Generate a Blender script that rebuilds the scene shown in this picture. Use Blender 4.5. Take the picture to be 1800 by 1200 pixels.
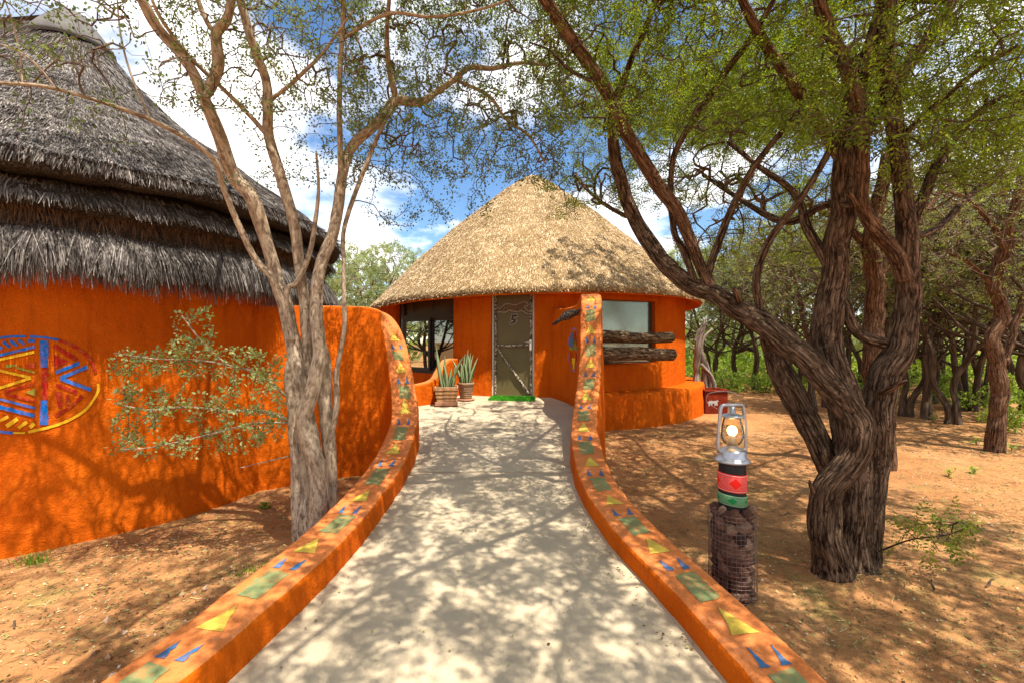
import bpy, math
import numpy as np
from mathutils import Vector, Matrix

# ------------------------------------------------------------------ scene, camera, sky, sun
scene = bpy.context.scene
for o in list(bpy.data.objects):
    bpy.data.objects.remove(o)
COL = scene.collection
R = math.radians

cam_data = bpy.data.cameras.new("camera")
cam_data.sensor_width = 36.0
cam_data.lens = 16.0
cam_data.clip_start = 0.05
cam_data.clip_end = 2000.0
cam = bpy.data.objects.new("camera", cam_data)
cam.location = (0.0, 0.0, 1.1)
cam.rotation_euler = (R(90), 0, 0)
COL.objects.link(cam)
scene.camera = cam

SUN_EL, SUN_AZ = 66.0, 42.0          # elevation; azimuth turned from straight behind the camera towards the right
SUNV = Vector((math.sin(R(SUN_AZ)) * math.cos(R(SUN_EL)), -math.cos(R(SUN_AZ)) * math.cos(R(SUN_EL)), math.sin(R(SUN_EL))))
sd = bpy.data.lights.new("sun", 'SUN')
sd.energy = 5.0
sd.angle = R(0.42)
sd.color = (1.0, 0.94, 0.84)
sun = bpy.data.objects.new("sun", sd)
sun.rotation_euler = SUNV.to_track_quat('Z', 'Y').to_euler()
COL.objects.link(sun)

world = bpy.data.worlds.new("World")
scene.world = world
world.use_nodes = True
SKY_STRENGTH = 0.11
EXPOSURE = 0.95


def build_world():
    nt = world.node_tree
    nt.nodes.clear()
    N, L = nt.nodes.new, nt.links.new
    out = N('ShaderNodeOutputWorld')
    bg = N('ShaderNodeBackground')
    bg.inputs['Strength'].default_value = SKY_STRENGTH
    L(bg.outputs[0], out.inputs[0])
    sky = N('ShaderNodeTexSky')
    sky.sky_type = 'NISHITA'
    sky.sun_disc = False
    sky.sun_elevation = R(SUN_EL)
    sky.sun_rotation = R(180 - SUN_AZ)
    sky.air_density = 1.0
    sky.dust_density = 0.0
    sky.ozone_density = 2.0
    hs = N('ShaderNodeHueSaturation')
    hs.inputs['Saturation'].default_value = 1.15
    L(sky.outputs[0], hs.inputs['Color'])
    tc = N('ShaderNodeTexCoord')
    sep = N('ShaderNodeSeparateXYZ')
    L(tc.outputs['Generated'], sep.inputs[0])
    zz = N('ShaderNodeMath'); zz.operation = 'ADD'; zz.inputs[1].default_value = 0.22
    ab = N('ShaderNodeMath'); ab.operation = 'MAXIMUM'; ab.inputs[1].default_value = 0.0
    L(sep.outputs[2], ab.inputs[0]); L(ab.outputs[0], zz.inputs[0])
    dx = N('ShaderNodeMath'); dx.operation = 'DIVIDE'; L(sep.outputs[0], dx.inputs[0]); L(zz.outputs[0], dx.inputs[1])
    dy = N('ShaderNodeMath'); dy.operation = 'DIVIDE'; L(sep.outputs[1], dy.inputs[0]); L(zz.outputs[0], dy.inputs[1])
    cb = N('ShaderNodeCombineXYZ'); L(dx.outputs[0], cb.inputs[0]); L(dy.outputs[0], cb.inputs[1])
    mp = N('ShaderNodeMapping'); mp.inputs['Location'].default_value = (4.5, 2.25, 0)
    L(cb.outputs[0], mp.inputs[0])
    n1 = N('ShaderNodeTexNoise'); n1.inputs['Scale'].default_value = 1.5
    n1.inputs['Detail'].default_value = 9; n1.inputs['Roughness'].default_value = 0.56
    n1.inputs['Distortion'].default_value = 0.25
    L(mp.outputs[0], n1.inputs[0])
    rp = N('ShaderNodeValToRGB')
    rp.color_ramp.elements[0].position = 0.45
    rp.color_ramp.elements[1].position = 0.63
    L(n1.outputs[0], rp.inputs[0])
    mx = N('ShaderNodeMix'); mx.data_type = 'RGBA'
    L(rp.outputs[0], mx.inputs[0])
    L(hs.outputs[0], mx.inputs[6])
    mx.inputs[7].default_value = (11.5, 11.0, 10.4, 1)
    L(mx.outputs[2], bg.inputs[0])


build_world()
scene.view_settings.view_transform = 'Standard'
scene.view_settings.look = 'None'
scene.view_settings.exposure = EXPOSURE
scene.view_settings.gamma = 1.0
scene.view_settings.use_curve_mapping = False
scene.render.engine = 'CYCLES'
scene.cycles.use_denoising = True
scene.cycles.max_bounces = 6
scene.cycles.diffuse_bounces = 3
scene.cycles.glossy_bounces = 3
scene.cycles.transmission_bounces = 5
scene.cycles.transparent_max_bounces = 6
scene.cycles.sample_clamp_indirect = 6.0
scene.cycles.caustics_reflective = False
scene.cycles.caustics_refractive = False

# ------------------------------------------------------------------ helpers
EYE = 1.1
GZ = -0.6                    # level of the sand
rng = np.random.default_rng(11)


def P(x, y, d):
    """a point seen at picture position (x, y) of the 1800 x 1200 photograph, d metres in front of the camera"""
    return np.array(((x - 900) / 800.0 * d, d, EYE + (600 - y) / 800.0 * d))


def path_z(d):
    return -0.45 + 0.05 * d


def _h(ix, iy, iz):
    n = (ix * 374761393 + iy * 668265263 + iz * 2147483647 + 1013904223) & 0xFFFFFFFF
    n = ((n ^ (n >> 13)) * 1274126177) & 0xFFFFFFFF
    n = n ^ (n >> 16)
    return (n & 0xFFFF) / 65535.0


def vnoise(p):
    p = np.asarray(p, dtype=np.float64)
    i = np.floor(p).astype(np.int64)
    f = p - i
    f = f * f * (3 - 2 * f)
    x, y, z = i[..., 0], i[..., 1], i[..., 2]
    fx, fy, fz = f[..., 0], f[..., 1], f[..., 2]
    def c(a, b, d):
        return _h(x + a, y + b, z + d)
    x00 = c(0, 0, 0) * (1 - fx) + c(1, 0, 0) * fx
    x10 = c(0, 1, 0) * (1 - fx) + c(1, 1, 0) * fx
    x01 = c(0, 0, 1) * (1 - fx) + c(1, 0, 1) * fx
    x11 = c(0, 1, 1) * (1 - fx) + c(1, 1, 1) * fx
    y0 = x00 * (1 - fy) + x10 * fy
    y1 = x01 * (1 - fy) + x11 * fy
    return (y0 * (1 - fz) + y1 * fz) * 2 - 1


def fbm(p, octaves=3):
    p = np.asarray(p, dtype=np.float64)
    s, a, t = 0.0, 1.0, 0.0
    for _ in range(octaves):
        s = s + a * vnoise(p)
        t += a
        p = p * 2.03 + 17.3
        a *= 0.5
    return s / t


def xyz(x, y, z):
    x, y, z = np.broadcast_arrays(np.asarray(x, float), np.asarray(y, float), np.asarray(z, float))
    return np.stack((x, y, z), -1)


def unit(v):
    v = np.asarray(v, float)
    return v / np.maximum(np.linalg.norm(v, axis=-1, keepdims=True), 1e-9)


def link(name, me, parent=None):
    o = bpy.data.objects.new(name, me)
    COL.objects.link(o)
    if parent is not None:
        o.parent = parent
    return o


def fast_mesh(name, V, F, mats, smooth=True, attr=None, mat_index=None):
    """V (n,3); F (m,k) all faces with the same k"""
    V = np.ascontiguousarray(V, dtype=np.float32)
    F = np.ascontiguousarray(F, dtype=np.int32)
    me = bpy.data.meshes.new(name)
    m, k = F.shape
    me.vertices.add(len(V))
    me.vertices.foreach_set('co', V.ravel())
    me.loops.add(m * k)
    me.loops.foreach_set('vertex_index', F.ravel())
    me.polygons.add(m)
    me.polygons.foreach_set('loop_start', np.arange(0, m * k, k, dtype=np.int32))
    me.polygons.foreach_set('loop_total', np.full(m, k, dtype=np.int32))
    me.polygons.foreach_set('use_smooth', np.full(m, bool(smooth)))
    if mat_index is not None:
        me.polygons.foreach_set('material_index', np.ascontiguousarray(mat_index, dtype=np.int32))
    for a, d in (attr or {}).items():
        at = me.attributes.new(a, 'FLOAT_VECTOR', 'POINT')
        at.data.foreach_set('vector', np.ascontiguousarray(d, dtype=np.float32).ravel())
    if not isinstance(mats, (list, tuple)):
        mats = [mats]
    for mt in mats:
        me.materials.append(mt)
    me.update(calc_edges=True)
    return me


class MB:
    """collects shapes into one mesh; faces of any size"""
    def __init__(self):
        self.v, self.f, self.m, self.n = [], [], [], 0

    def add(self, V, F, mi=0):
        V = np.asarray(V, float).reshape(-1, 3)
        self.v.append(V)
        for q in F:
            self.f.append(tuple(int(i) + self.n for i in q))
            self.m.append(mi)
        self.n += len(V)
        return self

    def box(self, c, s, rot=None, mi=0, bevel=0.0):
        c, s = np.array(c, float), np.array(s, float) / 2
        if bevel <= 0:
            V = np.array([(sx, sy, sz) for sx in (-1, 1) for sy in (-1, 1) for sz in (-1, 1)], float) * s
            F = [(0, 1, 3, 2), (4, 6, 7, 5), (0, 4, 5, 1), (2, 3, 7, 6), (0, 2, 6, 4), (1, 5, 7, 3)]
        else:
            b = bevel
            V, ix = [], {}
            for sx in (-1, 1):
                for sy in (-1, 1):
                    for sz in (-1, 1):
                        for a in range(3):
                            q = [sx * s[0], sy * s[1], sz * s[2]]
                            for j, sg in enumerate((sx, sy, sz)):
                                if j != a:
                                    q[j] -= sg * b
                            ix[(sx, sy, sz, a)] = len(V)
                            V.append(q)
            F = []
            for a in range(3):
                o1, o2 = [(1, 2), (2, 0), (0, 1)][a]
                for sg in (-1, 1):
                    cs = [(-1, -1), (1, -1), (1, 1), (-1, 1)]
                    q = []
                    for c1, c2 in cs:
                        k = [0, 0, 0]; k[a] = sg; k[o1] = c1; k[o2] = c2
                        q.append(ix[(k[0], k[1], k[2], a)])
                    F.append(q if sg > 0 else q[::-1])
            for a in range(3):           # edges along axis a
                o1, o2 = [(1, 2), (2, 0), (0, 1)][a]
                for c1 in (-1, 1):
                    for c2 in (-1, 1):
                        q = []
                        for sg, pa in ((-1, o1), (1, o1), (1, o2), (-1, o2)):
                            k = [0, 0, 0]; k[a] = sg; k[o1] = c1; k[o2] = c2
                            q.append(ix[(k[0], k[1], k[2], pa)])
                        F.append(q if c1 * c2 > 0 else q[::-1])
            for sx in (-1, 1):
                for sy in (-1, 1):
                    for sz in (-1, 1):
                        q = [ix[(sx, sy, sz, a)] for a in range(3)]
                        F.append(q if sx * sy * sz > 0 else q[::-1])
            V = np.array(V)
        if rot is not None:
            V = V @ np.array(rot, float).T
        return self.add(V + c, F, mi)

    def tube(self, pts, rad, segs=8, mi=0, caps=True):
        V, F, _, _ = tube_arrays(pts, rad, segs)
        n = len(np.asarray(pts))
        F = [tuple(q) for q in F]
        if caps:
            F.append(tuple(range(segs))[::-1])
            F.append(tuple((n - 1) * segs + i for i in range(segs)))
        return self.add(V, F, mi)

    def lathe(self, prof, segs=32, c=(0, 0, 0), mi=0):
        prof = np.array(prof, float)
        a = np.linspace(0, 2 * np.pi, segs, endpoint=False)
        V = np.concatenate([np.stack((r * np.cos(a), r * np.sin(a), np.full(segs, z)), -1) for r, z in prof])
        F = []
        for i in range(len(prof) - 1):
            for j in range(segs):
                k = (j + 1) % segs
                F.append((i * segs + j, i * segs + k, (i + 1) * segs + k, (i + 1) * segs + j))
        return self.add(V + np.array(c), F, mi)

    def build(self, name, mats, parent=None, smooth=False, loc=None):
        me = bpy.data.meshes.new(name)
        me.from_pydata(np.concatenate(self.v).tolist(), [], self.f)
        if not isinstance(mats, (list, tuple)):
            mats = [mats]
        for mt in mats:
            me.materials.append(mt)
        me.polygons.foreach_set('material_index', self.m)
        me.polygons.foreach_set('use_smooth', [bool(smooth)] * len(self.f))
        me.update()
        o = link(name, me, parent)
        if loc is not None:
            o.location = loc
        return o


def empty(name, loc, label, cat, group=None):
    o = bpy.data.objects.new(name, None)
    o.empty_display_size = 0.1
    COL.objects.link(o)
    o.location = tuple(float(q) for q in loc)
    return tag(o, label, cat, group)


def tag(o, label=None, cat=None, group=None, kind=None):
    if label: o['label'] = label
    if cat: o['category'] = cat
    if group: o['group'] = group
    if kind: o['kind'] = kind
    return o


def keep_at(child, parent):
    """parent an object whose mesh is written in world coordinates"""
    child.parent = parent
    child.matrix_parent_inverse = Matrix.Translation(parent.location).inverted()
    return child


def catmull(pts, step):
    pts = np.asarray(pts, float)
    if len(pts) == 2:
        n = max(2, int(np.linalg.norm(pts[1] - pts[0]) / step) + 1)
        t = np.linspace(0, 1, n)[:, None]
        return pts[0] * (1 - t) + pts[1] * t
    q = np.concatenate(([2 * pts[0] - pts[1]], pts, [2 * pts[-1] - pts[-2]]))
    out = []
    for i in range(1, len(q) - 2):
        p0, p1, p2, p3 = q[i - 1], q[i], q[i + 1], q[i + 2]
        n = max(1, int(round(np.linalg.norm((p2 - p1)[:3]) / step)))
        t = np.linspace(0, 1, n, endpoint=False)[:, None]
        out.append(0.5 * (2 * p1 + (p2 - p0) * t + (2 * p0 - 5 * p1 + 4 * p2 - p3) * t ** 2 + (3 * p1 - p0 - 3 * p2 + p3) * t ** 3))
    out.append(q[-2][None])
    return np.concatenate(out)


def frames(pts):
    pts = np.asarray(pts, float)
    T = unit(np.gradient(pts, axis=0))
    N = np.zeros_like(T)
    a = np.array((1.0, 0, 0)) if abs(T[0][0]) < 0.8 else np.array((0, 1.0, 0))
    n = unit(a - T[0] * np.dot(a, T[0]))
    for i in range(len(pts)):
        n = unit(n - T[i] * np.dot(n, T[i]))
        N[i] = n
    B = np.cross(T, N)
    return T, N, B


def tube_arrays(pts, rad, segs, disp=None):
    pts = np.asarray(pts, float)
    n = len(pts)
    rad = np.broadcast_to(np.asarray(rad, float), (n,))
    T, N, B = frames(pts)
    a = np.linspace(0, 2 * np.pi, segs, endpoint=False)
    ca, sa = np.cos(a), np.sin(a)
    ln = np.concatenate(([0], np.cumsum(np.linalg.norm(np.diff(pts, axis=0), axis=1))))
    rr = np.repeat(rad[:, None], segs, 1)
    co = np.stack((ca[None] * rr, sa[None] * rr, np.repeat(ln[:, None], segs, 1)), -1)
    if disp is not None:
        rr = rr + disp(co, rad)
    V = pts[:, None] + N[:, None] * (ca[None] * rr)[..., None] + B[:, None] * (sa[None] * rr)[..., None]
    i = np.arange(n - 1)[:, None] * segs
    j = np.arange(segs)[None]
    k = (j + 1) % segs
    F = np.stack((i + j, i + k, i + segs + k, i + segs + j), -1).reshape(-1, 4)
    return V.reshape(-1, 3), F, co.reshape(-1, 3), ln


def grid_faces(nu, nv, wrap_u=False):
    i = np.arange(nu if wrap_u else nu - 1)[:, None]
    j = np.arange(nv - 1)[None]
    i2 = (i + 1) % nu
    return np.stack((i * nv + j, i2 * nv + j, i2 * nv + j + 1, i * nv + j + 1), -1).reshape(-1, 4)


def scatter(tv, tf, pos, X, Z, scale):
    """copies of a template joined into one mesh: its x axis along X, its z axis near Z"""
    X = unit(X)
    Y = unit(np.cross(Z, X))
    Z = np.cross(X, Y)
    n, m = len(pos), len(tv)
    sc = np.asarray(scale, float).reshape(-1, 1, 1) if np.ndim(scale) == 1 else np.asarray(scale, float).reshape(n, 1, 3)
    q = tv[None] * sc
    V = pos[:, None] + q[..., 0:1] * X[:, None] + q[..., 1:2] * Y[:, None] + q[..., 2:3] * Z[:, None]
    F = tf[None] + (np.arange(n) * m)[:, None, None]
    return V.reshape(-1, 3), F.reshape(-1, tf.shape[1])


def prisms(p0, p1, r0, r1, sides=3):
    """a tapered prism for each edge p0-p1"""
    T = unit(p1 - p0)
    a = np.where(np.abs(T[:, 2:3]) < 0.9, np.array([[0, 0, 1.0]]), np.array([[1.0, 0, 0]]))
    N = unit(np.cross(T, a))
    B = np.cross(T, N)
    an = np.linspace(0, 2 * np.pi, sides, endpoint=False)
    ca, sa = np.cos(an), np.sin(an)
    ring = N[:, None] * ca[None, :, None] + B[:, None] * sa[None, :, None]
    V = np.concatenate((p0[:, None] + ring * r0[:, None, None], p1[:, None] + ring * r1[:, None, None]), 1)
    j = np.arange(sides); k = (j + 1) % sides
    tf = np.stack((j, k, k + sides, j + sides), -1)
    F = tf[None] + (np.arange(len(p0)) * 2 * sides)[:, None, None]
    return V.reshape(-1, 3), F.reshape(-1, 4)


# ------------------------------------------------------------------ materials
def new_mat(name):
    m = bpy.data.materials.new(name)
    m.use_nodes = True
    nt = m.node_tree
    b = nt.nodes['Principled BSDF']
    b.inputs['Roughness'].default_value = 0.85
    b.inputs['Specular IOR Level'].default_value = 0.08
    return m, nt, b


def noise_node(nt, vec, scale, detail=4, rough=0.55, dist=0.0):
    n = nt.nodes.new('ShaderNodeTexNoise')
    n.inputs['Scale'].default_value = scale
    n.inputs['Detail'].default_value = detail
    n.inputs['Roughness'].default_value = rough
    n.inputs['Distortion'].default_value = dist
    if vec is not None:
        nt.links.new(vec, n.inputs['Vector'])
    return n.outputs[0]


def ramp_node(nt, fac, stops, interp='LINEAR'):
    r = nt.nodes.new('ShaderNodeValToRGB')
    r.color_ramp.interpolation = interp
    el = r.color_ramp.elements
    while len(el) > 2:
        el.remove(el[-1])
    for i, (p, c) in enumerate(stops):
        e = el[i] if i < 2 else el.new(p)
        e.position = p
        e.color = (c[0], c[1], c[2], 1) if np.ndim(c) else (c, c, c, 1)
    nt.links.new(fac, r.inputs[0])
    return r.outputs[0]


def mix_node(nt, a, b, fac, mode='MIX'):
    m = nt.nodes.new('ShaderNodeMix')
    m.data_type = 'RGBA'
    m.blend_type = mode
    for sock, v in ((m.inputs[0], fac), (m.inputs[6], a), (m.inputs[7], b)):
        if hasattr(v, 'is_output'):
            nt.links.new(v, sock)
        elif np.ndim(v):
            sock.default_value = (v[0], v[1], v[2], 1)
        else:
            sock.default_value = v
    return m.outputs[2]


def math_node(nt, op, a, b=None, c=None):
    m = nt.nodes.new('ShaderNodeMath')
    m.operation = op
    for s, v in zip(m.inputs, (a, b, c)):
        if v is None:
            continue
        if hasattr(v, 'is_output'):
            nt.links.new(v, s)
        else:
            s.default_value = v
    return m.outputs[0]


def bump_node(nt, bsdf, h, strength, dist):
    b = nt.nodes.new('ShaderNodeBump')
    b.inputs['Strength'].default_value = strength
    b.inputs['Distance'].default_value = dist
    nt.links.new(h, b.inputs['Height'])
    nt.links.new(b.outputs[0], bsdf.inputs['Normal'])
    return b


def coord(nt, kind='Object'):
    t = nt.nodes.new('ShaderNodeTexCoord')
    return t.outputs[kind]


def position(nt):
    g = nt.nodes.new('ShaderNodeNewGeometry')
    return g.outputs['Position']


def mapped(nt, vec, scale, loc=(0, 0, 0)):
    m = nt.nodes.new('ShaderNodeMapping')
    m.inputs['Scale'].default_value = scale
    m.inputs['Location'].default_value = loc
    nt.links.new(vec, m.inputs[0])
    return m.outputs[0]


def plaster_mat(name, lo, hi, spot, bump=0.35):
    """hand-laid painted mud plaster: trowel lumps, fine grit and worn patches"""
    m, nt, b = new_mat(name)
    p = position(nt)
    big = noise_node(nt, p, 1.6, 4, 0.6)
    c = ramp_node(nt, big, [(0.3, lo), (0.7, hi)])
    mid = noise_node(nt, p, 14, 5, 0.65)
    c = mix_node(nt, c, spot, ramp_node(nt, mid, [(0.60, 0.0), (0.78, 0.55)]))
    streak = noise_node(nt, mapped(nt, p, (5, 5, 0.55)), 1.6, 5, 0.65)
    c = mix_node(nt, c, tuple(np.array(lo) * 0.62), ramp_node(nt, streak, [(0.50, 0.0), (0.72, 0.55)]))
    pale = noise_node(nt, mapped(nt, p, (1, 1, 1), (4, 9, 2)), 5.5, 6, 0.7)
    c = mix_node(nt, c, tuple(np.minimum(np.array(hi) * np.array((1.12, 1.4, 3.0)), 1)), ramp_node(nt, pale, [(0.58, 0.0), (0.74, 0.5)]))
    nt.links.new(c, b.inputs['Base Color'])
    fine = noise_node(nt, p, 75, 4, 0.6)
    lumps = noise_node(nt, p, 10, 3, 0.5)
    h = math_node(nt, 'ADD', math_node(nt, 'MULTIPLY', fine, 0.5), math_node(nt, 'MULTIPLY', lumps, 1.2))
    bump_node(nt, b, h, bump * 1.9, 0.035)
    b.inputs['Roughness'].default_value = 0.8
    return m


M = {}
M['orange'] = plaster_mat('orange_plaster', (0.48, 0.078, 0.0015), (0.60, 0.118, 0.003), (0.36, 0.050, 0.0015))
M['orange_top'] = plaster_mat('orange_skylit_plaster', (0.58, 0.17, 0.045), (0.68, 0.215, 0.06), (0.50, 0.14, 0.04), 0.25)  # same plaster, paler on the tops: skylight put into the colour
M['rust'] = plaster_mat('rust_plaster', (0.13, 0.016, 0.006), (0.19, 0.026, 0.009), (0.10, 0.014, 0.006))


def paint_mat(name, col, wear=0.6):
    m, nt, b = new_mat(name)
    p = position(nt)
    n = noise_node(nt, p, 22, 5, 0.7)
    c = mix_node(nt, col, tuple(np.array(col) * 0.72), ramp_node(nt, noise_node(nt, p, 5, 4, 0.6), [(0.4, 0.0), (0.65, 1.0)]))
    c = mix_node(nt, c, (0.52, 0.16, 0.045), ramp_node(nt, n, [(0.46, 0.0), (0.66, wear)]))
    nt.links.new(c, b.inputs['Base Color'])
    fine = noise_node(nt, p, 75, 4, 0.6)
    bump_node(nt, b, fine, 0.25, 0.012)
    return m


M['p_yellow'] = paint_mat('yellow_paint', (0.72, 0.50, 0.075), 0.35)
M['p_green'] = paint_mat('green_paint', (0.21, 0.245, 0.10), 0.5)
M['p_blue'] = paint_mat('blue_paint', (0.05, 0.15, 0.29), 0.35)
M['m_blue'] = paint_mat('mural_blue', (0.006, 0.15, 0.55), 0.25)
M['m_yellow'] = paint_mat('mural_yellow', (0.85, 0.48, 0.02), 0.2)
M['m_red'] = paint_mat('mural_red', (0.40, 0.018, 0.010), 0.45)
M['m_green'] = paint_mat('mural_green', (0.23, 0.24, 0.03), 0.5)
M['m_lilac'] = paint_mat('mural_lilac', (0.25, 0.20, 0.42), 0.5)


def concrete_mat():
    m, nt, b = new_mat('sandy_concrete')
    p = position(nt)
    c = ramp_node(nt, noise_node(nt, p, 1.3, 5, 0.65), [(0.3, (0.40, 0.315, 0.205)), (0.7, (0.51, 0.41, 0.275))])
    c = mix_node(nt, c, (0.33, 0.27, 0.19), ramp_node(nt, noise_node(nt, p, 9, 6, 0.75, 1.2), [(0.52, 0.0), (0.75, 0.6)]))
    grit = noise_node(nt, p, 190, 3, 0.6)
    c = mix_node(nt, c, (0.20, 0.16, 0.12), ramp_node(nt, grit, [(0.60, 0.0), (0.72, 0.7)]))
    nt.links.new(c, b.inputs['Base Color'])
    sw = noise_node(nt, mapped(nt, p, (30, 12, 30)), 1.5, 5, 0.6, 2.5)
    h = math_node(nt, 'ADD', math_node(nt, 'MULTIPLY', grit, 0.5), sw)
    bump_node(nt, b, h, 0.3, 0.008)
    b.inputs['Roughness'].default_value = 0.75
    return m


M['concrete'] = concrete_mat()


def sand_mat():
    m, nt, b = new_mat('red_sand')
    p = position(nt)
    c = ramp_node(nt, noise_node(nt, p, 0.9, 6, 0.65), [(0.3, (0.31, 0.130, 0.045)), (0.55, (0.42, 0.20, 0.077)), (0.75, (0.50, 0.265, 0.115))])
    c = mix_node(nt, c, (0.16, 0.085, 0.035), ramp_node(nt, noise_node(nt, p, 7, 6, 0.72, 0.6), [(0.48, 0.0), (0.70, 0.85)]))
    c = mix_node(nt, c, (0.24, 0.21, 0.06), ramp_node(nt, noise_node(nt, mapped(nt, p, (1, 1, 1), (31, 7, 0)), 2.1, 7, 0.75), [(0.54, 0.0), (0.68, 0.6)]))
    grit = noise_node(nt, p, 120, 4, 0.7)
    c = mix_node(nt, c, (0.66, 0.46, 0.30), ramp_node(nt, grit, [(0.62, 0.0), (0.7, 0.7)]))
    c = mix_node(nt, c, (0.10, 0.05, 0.03), ramp_node(nt, noise_node(nt, p, 95, 3, 0.6), [(0.64, 0.0), (0.72, 0.7)]))
    nt.links.new(c, b.inputs['Base Color'])
    h = math_node(nt, 'ADD', math_node(nt, 'MULTIPLY', noise_node(nt, p, 38, 5, 0.65), 1.0), math_node(nt, 'MULTIPLY', noise_node(nt, p, 11, 4, 0.6), 1.6))
    bump_node(nt, b, h, 0.7, 0.03)
    b.inputs['Roughness'].default_value = 0.95
    return m


M['sand'] = sand_mat()


def island_rand(nt):
    g = nt.nodes.new('ShaderNodeNewGeometry')
    return g.outputs['Random Per Island']


def bark_mat(name, dark, mid, light, f=34.0, stretch=0.12, bump=0.8, dist=0.012, plates=0.0, crack_k=0.75):
    m, nt, b = new_mat(name)
    a = nt.nodes.new('ShaderNodeAttribute')
    a.attribute_name = 'bark'
    v = mapped(nt, a.outputs['Vector'], (1, 1, stretch))
    n = noise_node(nt, v, f, 6, 0.65, 0.4)
    w = noise_node(nt, a.outputs['Vector'], 3.0, 4, 0.6)
    c = ramp_node(nt, n, [(0.40, dark), (0.50, mid), (0.64, light)])
    c = mix_node(nt, c, mid, ramp_node(nt, w, [(0.42, 0.0), (0.62, 0.45)]))
    nt.links.new(c, b.inputs['Base Color'])
    fine = noise_node(nt, v, f * 3, 4, 0.6)
    h = math_node(nt, 'ADD', n, math_node(nt, 'MULTIPLY', fine, 0.35))
    if plates > 0:
        # long fissures between plates of bark
        wv = nt.nodes.new('ShaderNodeVectorMath'); wv.operation = 'ADD'
        nz = nt.nodes.new('ShaderNodeTexNoise'); nz.inputs['Scale'].default_value = 16; nz.inputs['Detail'].default_value = 4
        nt.links.new(a.outputs['Vector'], nz.inputs['Vector'])
        sc_ = nt.nodes.new('ShaderNodeVectorMath'); sc_.operation = 'SCALE'; sc_.inputs['Scale'].default_value = 0.035
        nt.links.new(nz.outputs['Color'], sc_.inputs[0])
        nt.links.new(mapped(nt, a.outputs['Vector'], (1, 1, 0.13)), wv.inputs[0]); nt.links.new(sc_.outputs[0], wv.inputs[1])
        vo = nt.nodes.new('ShaderNodeTexVoronoi'); vo.feature = 'DISTANCE_TO_EDGE'; vo.inputs['Scale'].default_value = plates
        nt.links.new(wv.outputs[0], vo.inputs['Vector'])
        crack = ramp_node(nt, vo.outputs['Distance'], [(0.01, 1.0), (0.13, 0.0)])
        crack = math_node(nt, 'MULTIPLY', crack, ramp_node(nt, noise_node(nt, a.outputs['Vector'], 14, 4, 0.6), [(0.36, 0.15), (0.6, 1.0)]))
        c = mix_node(nt, c, tuple(np.array(dark) * 0.8), math_node(nt, 'MULTIPLY', crack, crack_k))
        nt.links.new(c, b.inputs['Base Color'])
        h = math_node(nt, 'SUBTRACT', h, math_node(nt, 'MULTIPLY', crack, crack_k))
    bump_node(nt, b, h, bump, dist)
    b.inputs['Roughness'].default_value = 0.9
    return m


M['bark_pale'] = bark_mat('pale_grey_bark', (0.15, 0.10, 0.065), (0.36, 0.27, 0.18), (0.50, 0.40, 0.285), 40, 0.40, 0.5, 0.007, 16, 0.35)
M['bark_dark'] = bark_mat('furrowed_brown_bark', (0.022, 0.012, 0.007), (0.13, 0.078, 0.046), (0.29, 0.19, 0.12), 62, 0.12, 1.0, 0.022, 40)
M['bark_red'] = bark_mat('reddish_brown_bark', (0.04, 0.021, 0.011), (0.16, 0.084, 0.046), (0.29, 0.17, 0.10), 62, 0.12, 1.0, 0.018, 44)
M['bark_far'] = bark_mat('dark_wood_bark', (0.030, 0.020, 0.013), (0.085, 0.058, 0.038), (0.17, 0.12, 0.08), 22, 0.12, 0.8, 0.015)
M['bark_log'] = bark_mat('weathered_log_bark', (0.035, 0.020, 0.010), (0.15, 0.095, 0.050), (0.42, 0.31, 0.21), 30, 0.25, 1.0, 0.025, 22)


def plain(name, col, rough=0.7, spec=0.3, metal=0.0, var=0.15, scale=12, bump=0.0, bs=60):
    m, nt, b = new_mat(name)
    p = coord(nt)
    col = np.array(col, float)
    c = ramp_node(nt, noise_node(nt, p, scale, 5, 0.6), [(0.3, tuple(col * (1 - var))), (0.7, tuple(np.minimum(col * (1 + var), 1)))])
    nt.links.new(c, b.inputs['Base Color'])
    b.inputs['Roughness'].default_value = rough
    b.inputs['Specular IOR Level'].default_value = spec
    b.inputs['Metallic'].default_value = metal
    if bump > 0:
        bump_node(nt, b, noise_node(nt, p, bs, 4, 0.6), bump, 0.01)
    return m


M['twig'] = plain('twig_bark', (0.13, 0.085, 0.055), 0.9, 0.2, var=0.5, scale=6)
M['twig_dark'] = plain('dark_twig_bark', (0.10, 0.066, 0.042), 0.9, 0.2, var=0.5, scale=6)
M['twig_pale'] = plain('pale_twig_bark', (0.22, 0.165, 0.115), 0.9, 0.2, var=0.5, scale=6)


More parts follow.
